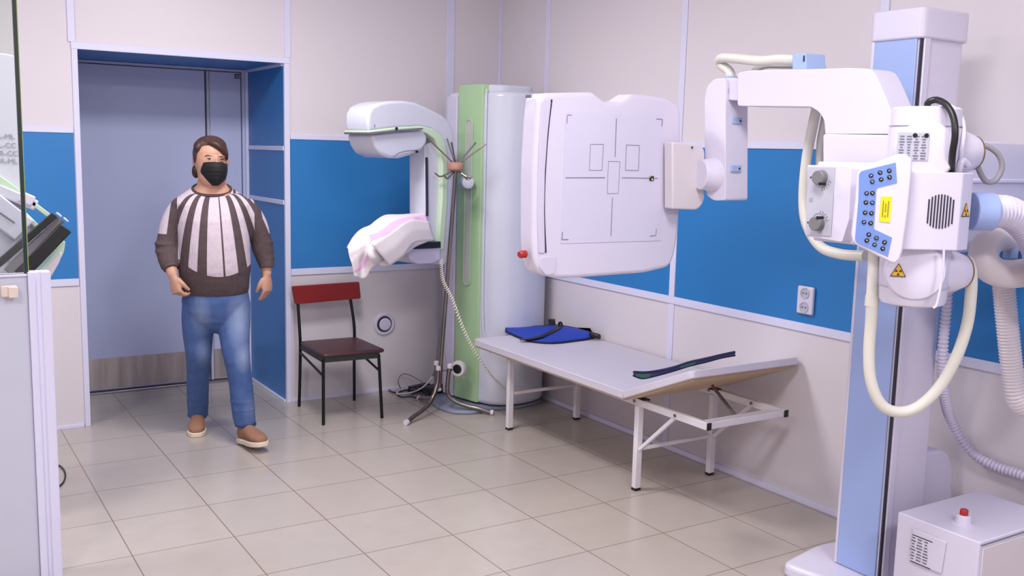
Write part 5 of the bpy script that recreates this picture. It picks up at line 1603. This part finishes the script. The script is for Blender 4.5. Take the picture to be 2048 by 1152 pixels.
# gathered folds on the forearms
for (p, r_) in (((-0.273, 0.000, 1.077), 0.058), ((-0.270, -0.012, 1.036), 0.058), ((-0.260, -0.036, 0.996), 0.053)):
    ell(bm, p, r_, r_, 0.016)
for (p, r_) in (((0.230, 0.038, 1.080), 0.058), ((0.234, 0.038, 1.036), 0.055), ((0.243, 0.034, 0.995), 0.050)):
    ell(bm, p, r_, r_, 0.016)
sw = pobj('sweater', bm, sweater_mat())
fuse(sw, 0.0065, 5)
# ribbed collar
ring = []
for i in range(33):
    a = 2 * math.pi * i / 32
    c0, c1, c2 = Vector((-0.029, -0.075, 1.342)), Vector((-0.030, 0.085, 1.380)), Vector((0.065, 0.000, 1.371))
    cx = math.cos(a)
    sy = math.sin(a)
    base = Vector((-0.032, 0.000, 1.366))
    p = base + Vector(((c2.x - base.x) * cx, 0.010, 0))
    p += Vector((0, sy * 0.087, 0.031 * sy))
    ring.append(p)
pobj('collar', tube(B(), ring, 0.0092, 10, caps=False), mat('collar_brown', (78, 58, 60), 0.8))
for w_, d_, nm in ((Vector((-0.247, -0.062, 0.959)), (WR_L - Vector((-0.256, -0.040, 0.988))), 'cuff'), (Vector((0.247, 0.026, 0.954)), (WR_R - Vector((0.242, 0.035, 0.994))), 'cuff')):
    d_ = d_.normalized()
    pobj(nm, tube(B(), [w_ - d_ * 0.018, w_, w_ + d_ * 0.014], lambda f: 0.044 - 0.005 * f, 22), mat('cuff_brown', (84, 68, 70), 0.8), bevel=0.004)


# ---- jeans ----
def denim():
    ma = mat('blue_denim', (72, 104, 160), 0.75, var=0.1, bump=0.0)
    n = NT(ma)
    x, y, z = n.xyz()
    fade = None
    for (cx, cz, rx, rz, amp) in ((-0.10, 0.70, 0.06, 0.14, 0.5), (0.10, 0.67, 0.08, 0.18, 0.7), (-0.09, 0.49, 0.05, 0.10, 0.45), (0.115, 0.49, 0.055, 0.10, 0.7), (0.15, 0.20, 0.05, 0.10, 0.3)):
        dx = n.m('DIVIDE', n.m('SUBTRACT', x, cx), rx)
        dz = n.m('DIVIDE', n.m('SUBTRACT', z, cz), rz)
        d = n.m('SUBTRACT', 1.0, n.m('SQRT', n.m('ADD', n.m('MULTIPLY', dx, dx), n.m('MULTIPLY', dz, dz))), clamp=True)
        d = n.m('MULTIPLY', d, amp)
        fade = d if fade is None else n.m('MAXIMUM', fade, d)
    front = n.m('LESS_THAN', y, 0.12)
    nz = n.noise(26, detail=6)
    b = n.mix(nz, srgb(52, 76, 128), srgb(74, 102, 154))
    n.base(n.mix(n.m('MULTIPLY', fade, 0.75), b, srgb(168, 180, 204)))
    n2 = n.noise(14, detail=3)
    n.bump(n2, 0.6, 0.012)
    return ma


DEN = denim()
bm = B()
hips = [((-0.020, 0.000, 0.593), (0.0361, 0, 0), (0, 0.0500, 0)), ((-0.019, 0.000, 0.626), (0.0881, 0, 0), (0, 0.0900, 0)), ((-0.021, 0.000, 0.665), (0.1412, 0, 0), (0, 0.1150, 0)), ((-0.023, 0.000, 0.715), (0.1679, 0, 0), (0, 0.1280, 0)), ((-0.022, 0.000, 0.769), (0.1773, 0, 0), (0, 0.1320, 0)), ((-0.021, 0.000, 0.824), (0.1669, 0, 0), (0, 0.1250, 0)), ((-0.021, 0.000, 0.857), (0.1565, 0, 0), (0, 0.1200, 0))]
loft(bm, hips, 28)
vtube(bm, [(-0.105, 0.000, 0.757), (-0.114, 0.008, 0.661), (-0.118, 0.015, 0.571), (-0.117, 0.020, 0.482), (-0.121, 0.070, 0.385), (-0.127, 0.130, 0.272), (-0.130, 0.185, 0.173), (-0.131, 0.215, 0.101), (-0.132, 0.225, 0.072)],
      [0.092, 0.088, 0.079, 0.070, 0.063, 0.060, 0.059, 0.056, 0.054], 22)
vtube(bm, [(0.066, 0.000, 0.754), (0.069, -0.030, 0.662), (0.071, -0.070, 0.582), (0.077, -0.110, 0.502), (0.088, -0.130, 0.421), (0.099, -0.135, 0.325), (0.106, -0.140, 0.243), (0.112, -0.145, 0.161), (0.120, -0.150, 0.107)],
      [0.094, 0.089, 0.080, 0.072, 0.065, 0.062, 0.062, 0.060, 0.055], 22)
for p, r_ in (((0.081, -0.125, 0.455), 0.069), ((0.104, -0.140, 0.243), 0.066), ((0.110, -0.142, 0.199), 0.065), ((-0.130, 0.190, 0.154), 0.062)):
    ell(bm, p, r_, r_, 0.012)
jn = pobj('jeans', bm, DEN)
fuse(jn, 0.0062, 3)
for w_, nm, r_ in ((Vector((-0.132, 0.224, 0.078)), 'jeans_hem', 0.056), (Vector((0.120, -0.150, 0.109)), 'jeans_hem', 0.057)):
    pobj(nm, tube(B(), [w_ + Vector((0, 0, 0.008)), w_ - Vector((0, 0, 0.004))], r_, 22), mat('dark_denim_hem', (44, 58, 96), 0.8), jn, bevel=0.003)

# ---- shoes ----
SHOE = mat('tan_brown_suede', (150, 108, 84), 0.75, var=0.12, scale=25, bump=0.2)
SOLE = mat('cream_rubber_sole', (222, 206, 184), 0.6)


def shoe(heel, fdir, pitch, roll_=0.0):
    f = Vector((fdir[0], fdir[1], 0)).normalized()
    side = Vector((-f.y, f.x, 0))
    f3 = (f * math.cos(pitch) + Vector((0, 0, 1)) * math.sin(pitch)).normalized()
    upv = side.cross(f3) * -1
    if upv.z < 0:
        upv = -upv
    h = Vector(heel)
    Ls = [0.0, 0.02, 0.06, 0.11, 0.16, 0.20, 0.235, 0.255]
    Wd = [0.024, 0.034, 0.036, 0.038, 0.045, 0.046, 0.036, 0.018]
    Ht = [0.060, 0.075, 0.082, 0.078, 0.058, 0.046, 0.036, 0.022]
    bm = B()
    loft(bm, [(h + f3 * l + upv * (0.020 + t / 2), side * w_, upv * (t / 2 + 0.004)) for l, w_, t in zip(Ls, Wd, Ht)], 20)
    # ankle collar
    loft(bm, [(h + f3 * 0.055 + upv * 0.055, side * 0.036, f3 * 0.046), (h + f3 * 0.052 + upv * 0.105, side * 0.037, f3 * 0.044)], 20)
    up_ = pobj('shoe', bm, SHOE)
    fuse(up_, 0.004, 3)
    pts = [h + f3 * (l + (0.004 if i == 7 else (-0.004 if i == 0 else 0))) + side * (w_ + 0.006) for i, (l, w_) in enumerate(zip(Ls, Wd))]
    pts += [h + f3 * (l + (0.004 if i == 7 else (-0.004 if i == 0 else 0))) - side * (w_ + 0.006) for i, (l, w_) in reversed(list(enumerate(zip(Ls, Wd))))]
    bm = prism(B(), rounded(pts, 0.01, 3), upv * 0.026)
    pobj('sole', bm, SOLE, up_, bevel=0.005, seg=3)
    bm = B()
    for l in (0.115, 0.135, 0.155):
        tube(bm, spline([h + f3 * l + side * 0.03 + upv * (0.096 - (l - 0.1) * 0.62 - 0.02), h + f3 * l + upv * (0.104 - (l - 0.1) * 0.62), h + f3 * l - side * 0.03 + upv * (0.096 - (l - 0.1) * 0.62 - 0.02)], 5), 0.0028, 6)
    pobj('laces', bm, mat('lace_tan', (176, 140, 112), 0.8), up_)


rt_ = Vector((-0.139, 0.075, 0.007))
shoe((rt_.x + 0.01, 0.285, 0.0), (-0.04, -1.0), 0.0)
ht_ = Vector((0.087, -0.140, -0.000))
shoe((ht_.x + 0.012, -0.115, 0.005), (0.42, -0.90), 0.13)

bpy.context.view_layer.update()
